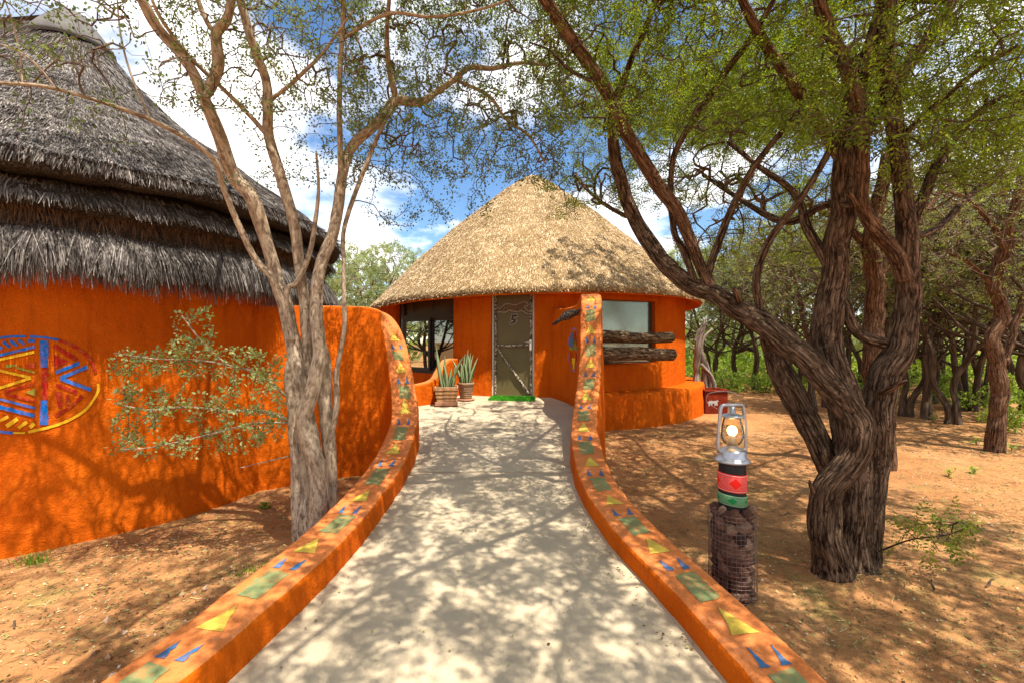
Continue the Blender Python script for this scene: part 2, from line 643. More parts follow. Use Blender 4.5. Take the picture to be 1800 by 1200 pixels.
def leaf_mat(name, lo, mid, hi, trans=0.45):
    m = bpy.data.materials.new(name)
    m.use_nodes = True
    nt = m.node_tree
    nt.nodes.clear()
    out = nt.nodes.new('ShaderNodeOutputMaterial')
    r = island_rand(nt)
    n = noise_node(nt, position(nt), 1.4, 3, 0.6)
    f = math_node(nt, 'ADD', math_node(nt, 'MULTIPLY', r, 0.6), math_node(nt, 'MULTIPLY', math_node(nt, 'SUBTRACT', n, 0.3), 1.0))
    c = ramp_node(nt, f, [(0.1, lo), (0.5, mid), (0.95, hi)])
    d = nt.nodes.new('ShaderNodeBsdfPrincipled')
    d.inputs['Roughness'].default_value = 0.5
    d.inputs['Specular IOR Level'].default_value = 0.35
    nt.links.new(c, d.inputs['Base Color'])
    t = nt.nodes.new('ShaderNodeBsdfTranslucent')
    tcol = mix_node(nt, c, (1.55, 1.5, 0.6), 1.0, 'MULTIPLY')
    nt.links.new(tcol, t.inputs['Color'])
    ms = nt.nodes.new('ShaderNodeMixShader')
    ms.inputs[0].default_value = trans
    nt.links.new(d.outputs[0], ms.inputs[1])
    nt.links.new(t.outputs[0], ms.inputs[2])
    nt.links.new(ms.outputs[0], out.inputs[0])
    return m


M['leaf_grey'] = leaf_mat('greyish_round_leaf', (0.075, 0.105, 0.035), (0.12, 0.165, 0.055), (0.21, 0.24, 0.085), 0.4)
M['leaf_low'] = leaf_mat('sunlit_pale_leaf', (0.15, 0.20, 0.065), (0.24, 0.30, 0.11), (0.37, 0.41, 0.18), 0.4)  # paler copy of the crown leaf, with sunlight put into its colour
M['leaf_feather'] = leaf_mat('feathery_green_leaf', (0.075, 0.115, 0.013), (0.145, 0.195, 0.020), (0.30, 0.33, 0.04), 0.55)
M['leaf_far'] = leaf_mat('dull_acacia_leaf', (0.11, 0.14, 0.05), (0.18, 0.21, 0.075), (0.30, 0.31, 0.13), 0.5)
M['leaf_bush'] = leaf_mat('fresh_shrub_leaf', (0.11, 0.20, 0.02), (0.20, 0.31, 0.035), (0.34, 0.44, 0.08), 0.5)
M['leaf_mist'] = leaf_mat('pale_blue_green_leaf', (0.17, 0.21, 0.10), (0.25, 0.30, 0.14), (0.36, 0.40, 0.20), 0.45)


def straw_mat(name, cols, rough=0.75):
    m, nt, b = new_mat(name)
    r = island_rand(nt)
    n = noise_node(nt, position(nt), 2.2, 4, 0.6)
    f = math_node(nt, 'ADD', math_node(nt, 'MULTIPLY', r, 0.75), math_node(nt, 'MULTIPLY', math_node(nt, 'SUBTRACT', n, 0.38), 0.9))
    nt.links.new(ramp_node(nt, f, cols), b.inputs['Base Color'])
    b.inputs['Roughness'].default_value = rough
    return m


M['straw_gold'] = straw_mat('golden_reed', [(0.0, (0.05, 0.03, 0.013)), (0.28, (0.30, 0.19, 0.09)), (0.55, (0.58, 0.41, 0.225)), (1.0, (0.82, 0.65, 0.43))])
M['straw_grey'] = straw_mat('weathered_grey_grass', [(0.0, (0.018, 0.014, 0.011)), (0.35, (0.075, 0.062, 0.052)), (0.7, (0.18, 0.155, 0.135)), (1.0, (0.40, 0.36, 0.32))])
M['straw_brown'] = straw_mat('shade_brown_grass', [(0.0, (0.02, 0.012, 0.008)), (0.5, (0.09, 0.05, 0.028)), (1.0, (0.18, 0.10, 0.05))])  # brown grass darkened for the shade under and between the tiers


def thatch_base(name, a, b_, c_):
    m, nt, b = new_mat(name)
    p = position(nt)
    n = noise_node(nt, p, 60, 5, 0.7)
    c = ramp_node(nt, n, [(0.36, a), (0.5, b_), (0.66, c_)])
    c = mix_node(nt, c, a, ramp_node(nt, noise_node(nt, p, 2.0, 4, 0.6), [(0.45, 0.0), (0.75, 0.35)]))
    nt.links.new(c, b.inputs['Base Color'])
    bump_node(nt, b, n, 1.0, 0.03)
    return m


M['thatch_gold'] = thatch_base('golden_thatch', (0.05, 0.028, 0.012), (0.30, 0.19, 0.085), (0.52, 0.36, 0.18))  # darker than the reeds: shade in the gaps put into the colour
M['thatch_grey'] = thatch_base('grey_thatch', (0.015, 0.010, 0.007), (0.06, 0.046, 0.036), (0.15, 0.125, 0.105))
M['cement'] = plain('grey_ridge_cement', (0.12, 0.11, 0.10), 0.9, 0.2, var=0.25, scale=5, bump=0.3)
M['door'] = plain('olive_door_paint', (0.125, 0.098, 0.036), 0.5, 0.35, var=0.10, scale=4)
M['white'] = plain('off_white_paint', (0.62, 0.58, 0.50), 0.6, 0.3)
M['alu'] = plain('dark_bronze_aluminium', (0.035, 0.030, 0.028), 0.4, 0.5, var=0.1)
M['steel'] = plain('brushed_steel', (0.62, 0.60, 0.56), 0.3, 0.5, metal=1.0, var=0.08)
M['galv'] = plain('galvanised_lantern_metal', (0.42, 0.42, 0.44), 0.42, 0.5, metal=0.75, var=0.18, scale=20)
M['wire'] = plain('rusty_wire', (0.24, 0.18, 0.15), 0.5, 0.4, metal=0.6, var=0.3, scale=30)
M['black'] = plain('black_post', (0.012, 0.011, 0.011), 0.55, 0.3, var=0.2)


def stone_mat():
    m, nt, b = new_mat('red_brown_stone')
    oi = nt.nodes.new('ShaderNodeObjectInfo')
    c = ramp_node(nt, oi.outputs['Random'], [(0.0, (0.07, 0.035, 0.028)), (0.35, (0.16, 0.075, 0.05)), (0.7, (0.24, 0.125, 0.075)), (1.0, (0.33, 0.21, 0.14))])
    n = noise_node(nt, coord(nt), 3.0, 5, 0.65)
    c = mix_node(nt, c, (0.05, 0.03, 0.025), ramp_node(nt, n, [(0.45, 0.0), (0.7, 0.6)]))
    nt.links.new(c, b.inputs['Base Color'])
    bump_node(nt, b, noise_node(nt, coord(nt), 5, 5, 0.65), 0.6, 0.12)
    return m


M['stone'] = stone_mat()
M['pot'] = plain('glazed_brown_clay', (0.26, 0.15, 0.08), 0.45, 0.4, var=0.45, scale=14, bump=0.2)
M['pot_plank'] = plain('stained_planter_wood', (0.36, 0.19, 0.085), 0.55, 0.35, var=0.5, scale=11, bump=0.2)
M['saucer'] = plain('terracotta_tray', (0.34, 0.17, 0.10), 0.8, 0.2, var=0.2)
M['soil'] = plain('potting_soil', (0.10, 0.06, 0.04), 0.95, 0.1, var=0.4, scale=40)
M['mat_green'] = leaf_mat('artificial_grass', (0.03, 0.22, 0.004), (0.05, 0.30, 0.006), (0.10, 0.42, 0.012), 0.2)
M['sans'] = leaf_mat('snake_plant_leaf', (0.14, 0.20, 0.09), (0.22, 0.29, 0.13), (0.33, 0.38, 0.20), 0.15)
M['dead'] = bark_mat('grey_dead_wood', (0.06, 0.045, 0.033), (0.19, 0.15, 0.12), (0.33, 0.28, 0.23), 24, 0.12, 0.9, 0.015)
M['litter'] = straw_mat('dry_litter', [(0.0, (0.05, 0.028, 0.015)), (0.3, (0.20, 0.12, 0.05)), (0.55, (0.26, 0.25, 0.07)), (0.8, (0.46, 0.40, 0.17)), (1.0, (0.62, 0.55, 0.40))])
M['pebble'] = straw_mat('pebbles', [(0.0, (0.22, 0.10, 0.05)), (0.5, (0.42, 0.25, 0.14)), (1.0, (0.68, 0.55, 0.42))])

# ------------------------------------------------------------------ ground and path
HUT_C = np.array((0.6, 13.1))        # centre of the golden-roofed hut
HUT_R = 4.1
OLD_B = np.array((-5.75, 5.95))      # end of the ridge of the old hut on the left
OLD_R = 2.9
RT_BASE = P(1490, 1000, 3.3)
LT_BASE = np.array((-1.66, 3.72, GZ))


def graded(lo, hi, a, b, step, n_out, far):
    core = np.arange(a, b + 1e-6, step)
    t = np.linspace(0, 1, n_out + 1)[1:] ** 2.6
    return np.concatenate(((a - t * (far + a))[::-1] if False else (a - t * (abs(lo - a)))[::-1], core, b + t * (hi - b)))


def ground_z(x, y):
    d = np.hypot(x, y - 4)
    near = np.clip(1.4 - d / 14, 0.25, 1)
    z = GZ + near * (0.030 * fbm(xyz(x * 0.9, y * 0.9, 0.5), 3) + 0.016 * fbm(xyz(x * 5, y * 5, 3.5), 3))
    rough = np.clip(1 - np.hypot(x + 1.5, y - 2.6) / 1.6, 0, 1)          # clods beside the left kerb
    z = z + rough * 0.045 * np.abs(fbm(xyz(x * 9, y * 9, 8.5), 3))
    z = z + 0.09 * np.exp(-((x - RT_BASE[0]) ** 2 + (y - RT_BASE[1]) ** 2) / 0.10)
    z = z + 0.06 * np.exp(-((x - LT_BASE[0]) ** 2 + (y - LT_BASE[1]) ** 2) / 0.10)
    z = z + 0.05 * np.clip(d - 18, 0, 60) * 0.05 * fbm(xyz(x * 0.06, y * 0.06, 1.5), 2)
    return z


def build_ground():
    gx = graded(-700, 700, -6, 8, 0.06, 34, 700)
    gy = graded(-700, 900, -1.5, 11, 0.06, 34, 900)
    X, Y = np.meshgrid(gx, gy, indexing='ij')
    V = np.stack((X, Y, ground_z(X, Y)), -1).reshape(-1, 3)
    o = link('ground', fast_mesh('ground', V, grid_faces(len(gx), len(gy)), M['sand']))
    tag(o, 'reddish sandy ground strewn with dry litter and dappled shade', kind='structure')


build_ground()

RIGHT = np.array([  # inner edge of the right kerb: x, y, top height
    (1.30, -1.2, -0.36), (1.10, 0.6, -0.28), (0.985, 1.5, -0.245), (0.915, 1.94, -0.225), (0.857, 2.287, -0.208), (0.797, 2.583, -0.195), (0.72, 2.90, -0.18),
    (0.659, 3.236, -0.155), (0.605, 3.68, -0.125), (0.590, 4.13, -0.075), (0.608, 4.59, 0.0), (0.665, 5.17, 0.115), (0.79, 5.8, 0.33),
    (0.895, 6.2, 0.60), (0.965, 6.5, 0.96), (1.025, 6.78, 1.50), (1.065, 7.0, 1.76), (1.095, 7.25, 1.85), (1.12, 7.55, 1.82), (1.105, 8.0, 1.74), (0.99, 8.5, 1.72), (0.80, 8.95, 1.74), (0.72, 9.12, 1.75)])
LEFT = np.array([
    (-1.85, -1.2, -0.34), (-1.55, 0.5, -0.26), (-1.35, 1.4, -0.215), (-1.22, 1.94, -0.19), (-1.148, 2.3, -0.17), (-1.057, 2.82, -0.145), (-1.02, 3.4, -0.115), (-1.01, 4.04, -0.065), (-1.03, 4.6, 0.02),
    (-1.085, 5.17, 0.125), (-1.14, 5.55, 0.25), (-1.22, 5.8, 0.47), (-1.33, 6.0, 0.80), (-1.47, 6.15, 1.20), (-1.65, 6.25, 1.44), (-1.9, 6.22, 1.535), (-2.2, 6.08, 1.55), (-2.8, 5.72, 1.53), (-3.4, 5.36, 1.52)])
LOWW = np.array([(-2.75, 7.15, 0.30), (-2.3, 7.62, 0.30), (-1.75, 8.05, 0.325), (-1.42, 8.3, 0.40), (-1.28, 8.5, 0.60), (-1.19, 8.7, 0.74), (-1.12, 9.0, 0.76), (-1.08, 9.35, 0.76)])


class Kerb:
    """a plastered wall swept along a curve: low kerb that rises into a tall wing wall"""
    def __init__(self, rows, side, width, mat_body, base_out=None):
        S = catmull(rows, 0.035)
        self.S = S
        T = unit(np.gradient(S[:, :2], axis=0))
        self.n = np.stack((-T[:, 1], T[:, 0]), -1) * side            # away from the path
        # smooth the normals so tight bends do not fold
        for _ in range(6):
            self.n[1:-1] = unit(self.n[:-2] + 2 * self.n[1:-1] + self.n[2:])
        self.w = width
        self.side = side
        self.base_out = GZ - 0.12 if base_out is None else base_out
        self.ln = np.concatenate(([0], np.cumsum(np.linalg.norm(np.diff(S, axis=0), axis=1))))

    def profile(self):
        # across (0 inner .. 1 outer), up (0 base .. 1 top), corner flag
        pr = [(0, t, 0) for t in np.linspace(0, 1, 12)]
        pr += [(0, 1, 1), (0, 1, 2), (0, 1, 3)]
        pr += [(t, 1, 4) for t in np.linspace(0.12, 0.88, 6)]
        pr += [(1, 1, 3), (1, 1, 2), (1, 1, 1)]
        pr += [(1, t, 0) for t in np.linspace(1, 0, 12)]
        return pr

    def mesh(self, name, mats):
        S, n, w = self.S, self.n, self.w
        zb = np.minimum(path_z(S[:, 1]) - 0.05, S[:, 2] - 0.1)
        r = 0.034
        rows, mi = [], []
        for a, t, cf in self.profile():
            zt = S[:, 2]
            if cf == 0:
                lo = zb if a == 0 else np.full(len(S), self.base_out)
                z = lo + (zt - r - lo) * t
                off = a * w + (0.05 if a else -0.02) * (1 - t) * np.clip((zt - lo) / 1.0, 0.2, 1.2)
            elif cf in (1, 2, 3):
                ang = (cf - 0.6) / 2.7 * np.pi / 2
                z = zt - r * (1 - np.sin(ang))
                d = r * (1 - np.cos(ang))
                off = np.full(len(S), d if a == 0 else w - d)
            else:
                z = zt
                off = np.full(len(S), a * w)
            rows.append(np.stack((S[:, 0] + n[:, 0] * off, S[:, 1] + n[:, 1] * off, z), -1))
            mi.append(1 if cf == 4 else 0)
        V = np.stack(rows, 1)                                         # station, profile, 3
        k = 0.012 * fbm(V * 3.1 + 5, 3) + 0.004 * fbm(V * 16 + 9, 2)
        V = V + n[:, None, :].repeat(V.shape[1], 1)[..., [0, 1, 1]] * np.array((1, 1, 0)) * k[..., None]
        V[..., 2] += 0.006 * fbm(V * 4.2 + 2, 2) * (np.array([1 if p[2] else 0 for p in self.profile()])[None])
        self.V = V
        ns, npf = V.shape[:2]
        F = grid_faces(ns, npf)
        if self.side < 0:
            F = F[:, ::-1]
        F = F[:, ::-1]
        prof = self.profile()
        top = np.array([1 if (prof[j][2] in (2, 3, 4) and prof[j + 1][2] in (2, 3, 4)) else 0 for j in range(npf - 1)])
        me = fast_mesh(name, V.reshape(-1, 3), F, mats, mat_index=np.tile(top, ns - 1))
        return me

    def top(self, s, w):
        """point on the decorated top: s metres along, w 0..1 across"""
        s, w = np.broadcast_arrays(np.asarray(s, float), np.asarray(w, float))
        i = np.clip(np.searchsorted(self.ln, s) - 1, 0, len(self.ln) - 2)
        f = np.clip((s - self.ln[i]) / (self.ln[i + 1] - self.ln[i]), 0, 1)
        j = 14 + np.clip(w, 0, 1) * 7                                  # profile columns 14..21 span the top
        j0 = np.minimum(j.astype(int), 20)
        g = j - j0
        def lerp(a, b, t):
            return a + (b - a) * t[..., None]
        A = lerp(self.V[i, j0], self.V[i, j0 + 1], g)
        B = lerp(self.V[i + 1, j0], self.V[i + 1, j0 + 1], g)
        p = lerp(A, B, f)
        along = B - A
        across = self.V[i, j0 + 1] - self.V[i, j0]
        nn = unit(np.cross(across, along))
        nn = np.where(nn[..., 2:3] < 0, -nn, nn)
        return p + nn * 0.0035

    def patch(self, poly_fn, name, mat, parent, na=8, nb=5):
        """poly_fn(u, v) -> s, w ; u,v in 0..1"""
        u, v = np.meshgrid(np.linspace(0, 1, na), np.linspace(0, 1, nb), indexing='ij')
        s, w = poly_fn(u, v)
        V = self.top(s, w).reshape(-1, 3)
        F = grid_faces(na, nb)
        a, b, c = V[F[0][0]], V[F[0][1]], V[F[0][2]]
        if np.cross(b - a, c - a)[2] < 0:
            F = F[:, ::-1]
        o = link(name, fast_mesh(name, V, F, mat))
        keep_at(o, parent)
        return o


def kerb_thing(rows, side, width, name, label, cat, marks=None, base=None):
    k = Kerb(rows, side, width, None, base)
    root = empty(name, (rows[3][0] + side * -0.0, rows[3][1], GZ), label, cat)
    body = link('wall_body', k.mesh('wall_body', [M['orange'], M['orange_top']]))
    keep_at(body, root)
    return k, root, body


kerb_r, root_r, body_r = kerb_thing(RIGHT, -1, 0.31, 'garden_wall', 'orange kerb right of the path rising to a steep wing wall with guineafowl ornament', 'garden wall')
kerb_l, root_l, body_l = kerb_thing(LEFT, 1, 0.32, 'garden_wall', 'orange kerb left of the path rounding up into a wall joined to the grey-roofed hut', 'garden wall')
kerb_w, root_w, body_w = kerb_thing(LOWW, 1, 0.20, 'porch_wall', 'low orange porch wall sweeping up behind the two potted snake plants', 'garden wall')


def decorate(k, root, s_units):
    for s, P_ in s_units:
        j = rng.normal(0, 0.012)
        a, b = s + 0.02 * P_ + rng.normal(0, 0.008), s + 0.36 * P_ + rng.normal(0, 0.01)
        sk = rng.normal(0, 0.04)
        wob = lambda u, v, q=rng.uniform(0, 50): 0.028 * vnoise(xyz(u * 5 + q, v * 5, 0.5))
        k.patch(lambda u, v: (a + (b - a) * u + 0.02 * (v - .5) + 0.35 * wob(v, u), 0.30 + j + sk * u + 0.39 * v + wob(u, v)), 'green_rectangle', M['p_green'], root)
        for w0, w1 in ((0.27, 0.41), (0.57, 0.71)):
            a2, b2 = s + 0.41 * P_, s + 0.57 * P_
            tip = (0.32 if w0 < 0.4 else 0.68)
            k.patch(lambda u, v: (a2 + (b2 - a2) * u, (w0 + (w1 - w0) * v) * (1 - u) + u * (tip + 0.012 * v) + j + wob(u, v)), 'blue_ear_mark', M['p_blue'], root, 6, 3)
        a3, b3 = s + 0.68 * P_, s + 0.94 * P_
        k.patch(lambda u, v: (a3 + (b3 - a3) * u, (0.29 + 0.42 * v) * (1 - u) + u * (0.5 + sk + 0.01 * v) + j + 0.7 * wob(u, v)), 'yellow_triangle', M['p_yellow'], root, 7, 5)


def s_at(k, y):
    return float(np.interp(y, k.S[:, 1], k.ln))


def s_at_z(k, z):
    i = np.argmax(k.S[:, 2] > z)
    return float(k.ln[i])


def units(k, y_start, s_turn, p_near, p_far, s_end):
    s, out = s_at(k, y_start), []
    while s < s_end:
        p = p_near if s < s_turn else p_far
        out.append((s, p))
        s += p
    return out


def units_seen(k, ys):
    """unit starts and lengths so that the yellow triangles sit where the photograph shows them"""
    c = k.top(k.ln, np.full(len(k.ln), 0.5))
    ok = (c[:, 1] > 1.0) & (k.ln < s_at_z(k, 1.84 if k is kerb_r else 1.5))
    yy = 600 - (c[ok][:, 2] - EYE) / c[ok][:, 1] * 800
    ss = [float(np.interp(-y, -yy, k.ln[ok])) for y in ys]
    ss = [ss[0] - (ss[1] - ss[0])] + ss
    out = []
    for a, b in zip(ss[:-1], ss[1:]):
        p = b - a
        out.append((b - 0.81 * p, p))
    return out


decorate(kerb_r, root_r, units_seen(kerb_r, [1088, 957, 877, 810, 750, 694, 638, 578, 524]))
decorate(kerb_l, root_l, units_seen(kerb_l, [1083, 957, 870, 787, 714, 645, 592]))


def face_point(k, i_y, z, off):
    """point on the path-side face of a wall, off metres proud of it"""
    i = int(np.argmin(np.abs(k.S[:, 1] - i_y)))
    p = k.S[i, :2] - k.n[i] * off
    return np.array((p[0], p[1], z)), -k.n[i]


def inner_surface(k, s, z, off):
    i = np.clip(np.searchsorted(k.ln, s), 0, len(k.ln) - 1)
    col = k.V[:, :12]                                                  # inner face columns
    zz = col[i][..., 2]
    out = np.zeros(np.shape(s) + (3,))
    for idx in np.ndindex(np.shape(s)):
        zi, ci = zz[idx], col[i[idx]]
        out[idx] = [np.interp(z[idx], zi, ci[:, 0]), np.interp(z[idx], zi, ci[:, 1]), z[idx]]
    nn = -k.n[i]
    out[..., 0] += nn[..., 0] * off
    out[..., 1] += nn[..., 1] * off
    return out


def shield():
    k = kerb_r
    s0, z0, rs, rz = s_at(k, 7.98), 0.955, 0.36, 0.385

    def put(fn, name, mat, na=10, nb=6, off=0.005):
        u, v = np.meshgrid(np.linspace(0, 1, na), np.linspace(0, 1, nb), indexing='ij')
        a, b = fn(u, v)                                                # unit shield coordinates
        V = inner_surface(k, s0 + a * rs, z0 + b * rz, off).reshape(-1, 3)
        F = grid_faces(na, nb)
        o = link(name, fast_mesh(name, V, np.concatenate((F, F[:, ::-1]))[:len(F)], mat))
        keep_at(o, root_r)

    def ring(r0, r1, t0, t1):
        return lambda u, v: ((r0 + (r1 - r0) * v) * np.cos(t0 + (t1 - t0) * u), (r0 + (r1 - r0) * v) * np.sin(t0 + (t1 - t0) * u))

    put(ring(0.93, 1.0, 0.0, 2 * np.pi), 'painted_ring', M['m_lilac'], 48, 3)
    put(lambda u, v: (-0.75 + 1.5 * u, -0.02 + 0.2 * v), 'painted_bar', M['m_green'])
    put(ring(0.25, 0.86, 0.25, 1.25), 'painted_wedge', M['p_blue'], 14, 6, 0.006)
    put(lambda u, v: (-0.1 + (u - 0.5) * 0.16 + 0.35 * v - 0.45, 0.24 + 0.55 * v), 'painted_stroke', M['m_red'], 3, 10, 0.007)
    put(lambda u, v: (-0.1 + (u - 0.5) * 0.16 - 0.35 * v + 0.25, 0.24 + 0.55 * v), 'painted_stroke', M['m_red'], 3, 10, 0.008)
    put(lambda u, v: (-0.1 + (u - 0.5) * 0.5 * (1 - v), 0.24 + 0.3 * v), 'painted_triangle', M['m_green'], 6, 6, 0.006)
    for a in (-0.6, -0.35, 0.3, 0.55):
        put(lambda u, v: (a + (u - 0.5) * 0.12 + 0.1 * np.sin(v * 14), -0.12 - 0.38 * v), 'painted_stroke', M['m_red'], 3, 14, 0.006)
    put(lambda u, v: ((u - 0.5) * (0.75 - 0.5 * v) , -0.38 - 0.5 * v), 'painted_triangle', M['m_yellow'], 8, 6, 0.009)


shield()


def build_path():
    inL = catmull(np.concatenate((LEFT[:11], [(-1.30, 6.05, 0), (-1.75, 6.6, 0), (-2.2, 7.2, 0), (-2.3, 7.62, 0), (-1.8, 8.05, 0), (-1.45, 8.3, 0), (-1.25, 8.6, 0), (-1.14, 9.0, 0), (-1.0, 9.5, 0)])), 0.06)
    inR = catmull(np.concatenate((RIGHT, [(0.60, 9.5, 1.7)])), 0.06)
    joint = 4.63

    def slab(y0, y1, name, label):
        ys = np.arange(y0, y1 + 1e-6, 0.06)
        xl = np.interp(ys, inL[:, 1], inL[:, 0]) - 0.03
        xr = np.interp(ys, inR[:, 1], inR[:, 0]) + 0.03
        t = np.linspace(0, 1, 40)
        X = xl[:, None] + (xr - xl)[:, None] * t[None]
        Y = np.repeat(ys[:, None], 40, 1)
        Z = path_z(Y) + 0.006 * fbm(xyz(X * 1.1, Y * 1.1, 0.2), 2)
        top = np.stack((X, Y, Z), -1)
        top[0, :, 2] -= 0.004
        top[-1, :, 2] -= 0.004
        rows = np.concatenate((top[:1] - np.array((0, 0, 0.3)), top, top[-1:] - np.array((0, 0, 0.3))))
        V = rows.reshape(-1, 3)
        F = grid_faces(len(rows), 40)
        o = link(name, fast_mesh(name, V, F, M['concrete']))
        tag(o, label, kind='structure')
    slab(-1.2, joint - 0.006, 'path', 'sandy concrete ramp between the painted kerbs')
    slab(joint + 0.006, 9.3, 'porch_floor', 'pale concrete porch floor in front of the door')


build_path()

# ------------------------------------------------------------------ the golden-roofed hut
hut = empty('round_hut', (HUT_C[0], HUT_C[1], GZ), 'round orange hut with golden thatch cone and olive door at path end', 'hut')


def hutp(th, r, z):
    return xyz(HUT_C[0] + np.sin(th) * r, HUT_C[1] - np.cos(th) * r, z)


def arc_wall(name, openings, r_out, r_in, z0, z1, a0, a1, da, dz, mat, parent):
    """a curved wall with rectangular openings and real reveals"""
    def lines(lo, hi, cuts, st):
        c = sorted(set([lo, hi] + [q for q in cuts if lo < q < hi]))
        out = []
        for p, q in zip(c[:-1], c[1:]):
            n = max(1, int(math.ceil((q - p) / st)))
            out += list(np.linspace(p, q, n, endpoint=False))
        return np.array(out + [hi])
    A = lines(a0, a1, [o[0] for o in openings] + [o[1] for o in openings], da)
    Z = lines(z0, z1, [o[2] for o in openings] + [o[3] for o in openings], dz)
    na, nz = len(A), len(Z)
    AA, ZZ = np.meshgrid(A, Z, indexing='ij')
    base = hutp(AA, r_out, ZZ)
    bul = 0.018 * fbm(base * 1.7 + 3, 3) + 0.05 * np.clip(0.35 - (ZZ + 0.0), 0, 0.5) ** 1.5
    Vo = hutp(AA, r_out + bul, ZZ)
    Vi = hutp(AA, r_in, ZZ)
    open_ = np.zeros((na - 1, nz - 1), bool)
    am, zm = (A[:-1] + A[1:]) / 2, (Z[:-1] + Z[1:]) / 2
    for (p, q, r, s) in openings:
        open_ |= ((am > p) & (am < q))[:, None] & ((zm > r) & (zm < s))[None]
    ido = np.arange(na * nz).reshape(na, nz)
    idi = ido + na * nz
    F = []
    for i in range(na - 1):
        for j in range(nz - 1):
            if open_[i, j]:
                continue
            F.append((ido[i, j], ido[i + 1, j], ido[i + 1, j + 1], ido[i, j + 1]))
            F.append((idi[i, j], idi[i, j + 1], idi[i + 1, j + 1], idi[i + 1, j]))
            def isopen(a, b):
                return 0 <= a < na - 1 and 0 <= b < nz - 1 and open_[a, b]
            if isopen(i + 1, j): F.append((ido[i + 1, j], idi[i + 1, j], idi[i + 1, j + 1], ido[i + 1, j + 1]))
            if isopen(i - 1, j): F.append((ido[i, j], ido[i, j + 1], idi[i, j + 1], idi[i, j]))
            if isopen(i, j + 1): F.append((ido[i, j + 1], ido[i + 1, j + 1], idi[i + 1, j + 1], idi[i, j + 1]))
            if isopen(i, j - 1): F.append((ido[i, j], idi[i, j], idi[i + 1, j], ido[i + 1, j]))
    V = np.concatenate((Vo.reshape(-1, 3), Vi.reshape(-1, 3)))
    me = fast_mesh(name, V, np.array(F), mat)
    me.polygons.foreach_set('use_smooth', [True] * len(me.polygons))
    o = link(name, me)
    keep_at(o, parent)
    m = o.modifiers.new('edge', 'EDGE_SPLIT')
    m.split_angle = R(40)
    return o


TH = lambda x: math.asin((x - HUT_C[0]) / HUT_R)
WIN_L = (R(-54), R(-26.2), 0.41, 2.24)
DOOR_A = (TH(-0.42), TH(0.44), -0.03, 2.14)
WIN_R = (R(12.5), R(37.6), 0.65, 1.955)
wall5 = arc_wall('wall', [WIN_L, DOOR_A, WIN_R], HUT_R, HUT_R - 0.27, GZ - 0.1, 2.34, -math.pi, math.pi, R(1.2), 0.09, M['orange'], hut)


def hut_plinth():
    a = np.arange(R(13), R(140), R(0.55))
    prof = [(4.58, GZ - 0.1), (4.575, -0.35), (4.56, -0.1), (4.55, 0.03), (4.525, 0.075), (4.49, 0.088), (4.4, 0.092), (4.28, 0.095), (4.08, 0.10)]
    rr = np.array([p[0] for p in prof]); zz = np.array([p[1] for p in prof])
    # resample the face finely
    t = np.concatenate((np.linspace(0, 3, 14)[:-1], np.linspace(3, 8, 11)))
    rr = np.interp(t, np.arange(len(prof)), rr); zz = np.interp(t, np.arange(len(prof)), zz)
    A, Rr = np.meshgrid(a, rr, indexing='ij')
    _, Zz = np.meshgrid(a, zz, indexing='ij')
    b = hutp(A, Rr, Zz)
    k = 0.020 * fbm(b * 2.2 + 8, 3) + 0.007 * fbm(b * 9, 2)
    V = hutp(A, Rr + k * (Rr > 4.2), Zz + 0.012 * fbm(b * 2.5 + 1, 2) * (Zz > 0.0))
    o = link('plinth', fast_mesh('plinth', V.reshape(-1, 3), grid_faces(len(a), len(t)), M['orange']))
    keep_at(o, hut)
    # window apron: the thicker panel under the right window
    a2 = np.arange(R(13), R(38.4), R(0.5))
    prof2 = [(4.19, 0.06), (4.17, 0.3), (4.15, 0.55), (4.14, 0.618), (4.125, 0.640), (4.09, 0.646), (3.9, 0.648)]
    A, Rr = np.meshgrid(a2, [p[0] for p in prof2], indexing='ij')
    _, Zz = np.meshgrid(a2, [p[1] for p in prof2], indexing='ij')
    b = hutp(A, Rr, Zz)
    V = hutp(A, Rr + 0.012 * fbm(b * 3, 2), Zz)
    o = link('window_apron', fast_mesh('window_apron', V.reshape(-1, 3), grid_faces(len(a2), len(prof2)), M['orange']))
    keep_at(o, hut)


hut_plinth()


def eave_off(th, r):
    return (0.155 * np.cos(th - R(38)) - 0.065 - 0.05 * np.clip(np.abs(th - R(38)) - R(75), 0, 3)) * (r / 4.5) ** 2


def roof_z(r):
    return 5.98 - 0.70 * r - 0.036 * r * r - 0.12 * np.exp(-(r / 0.22) ** 2)


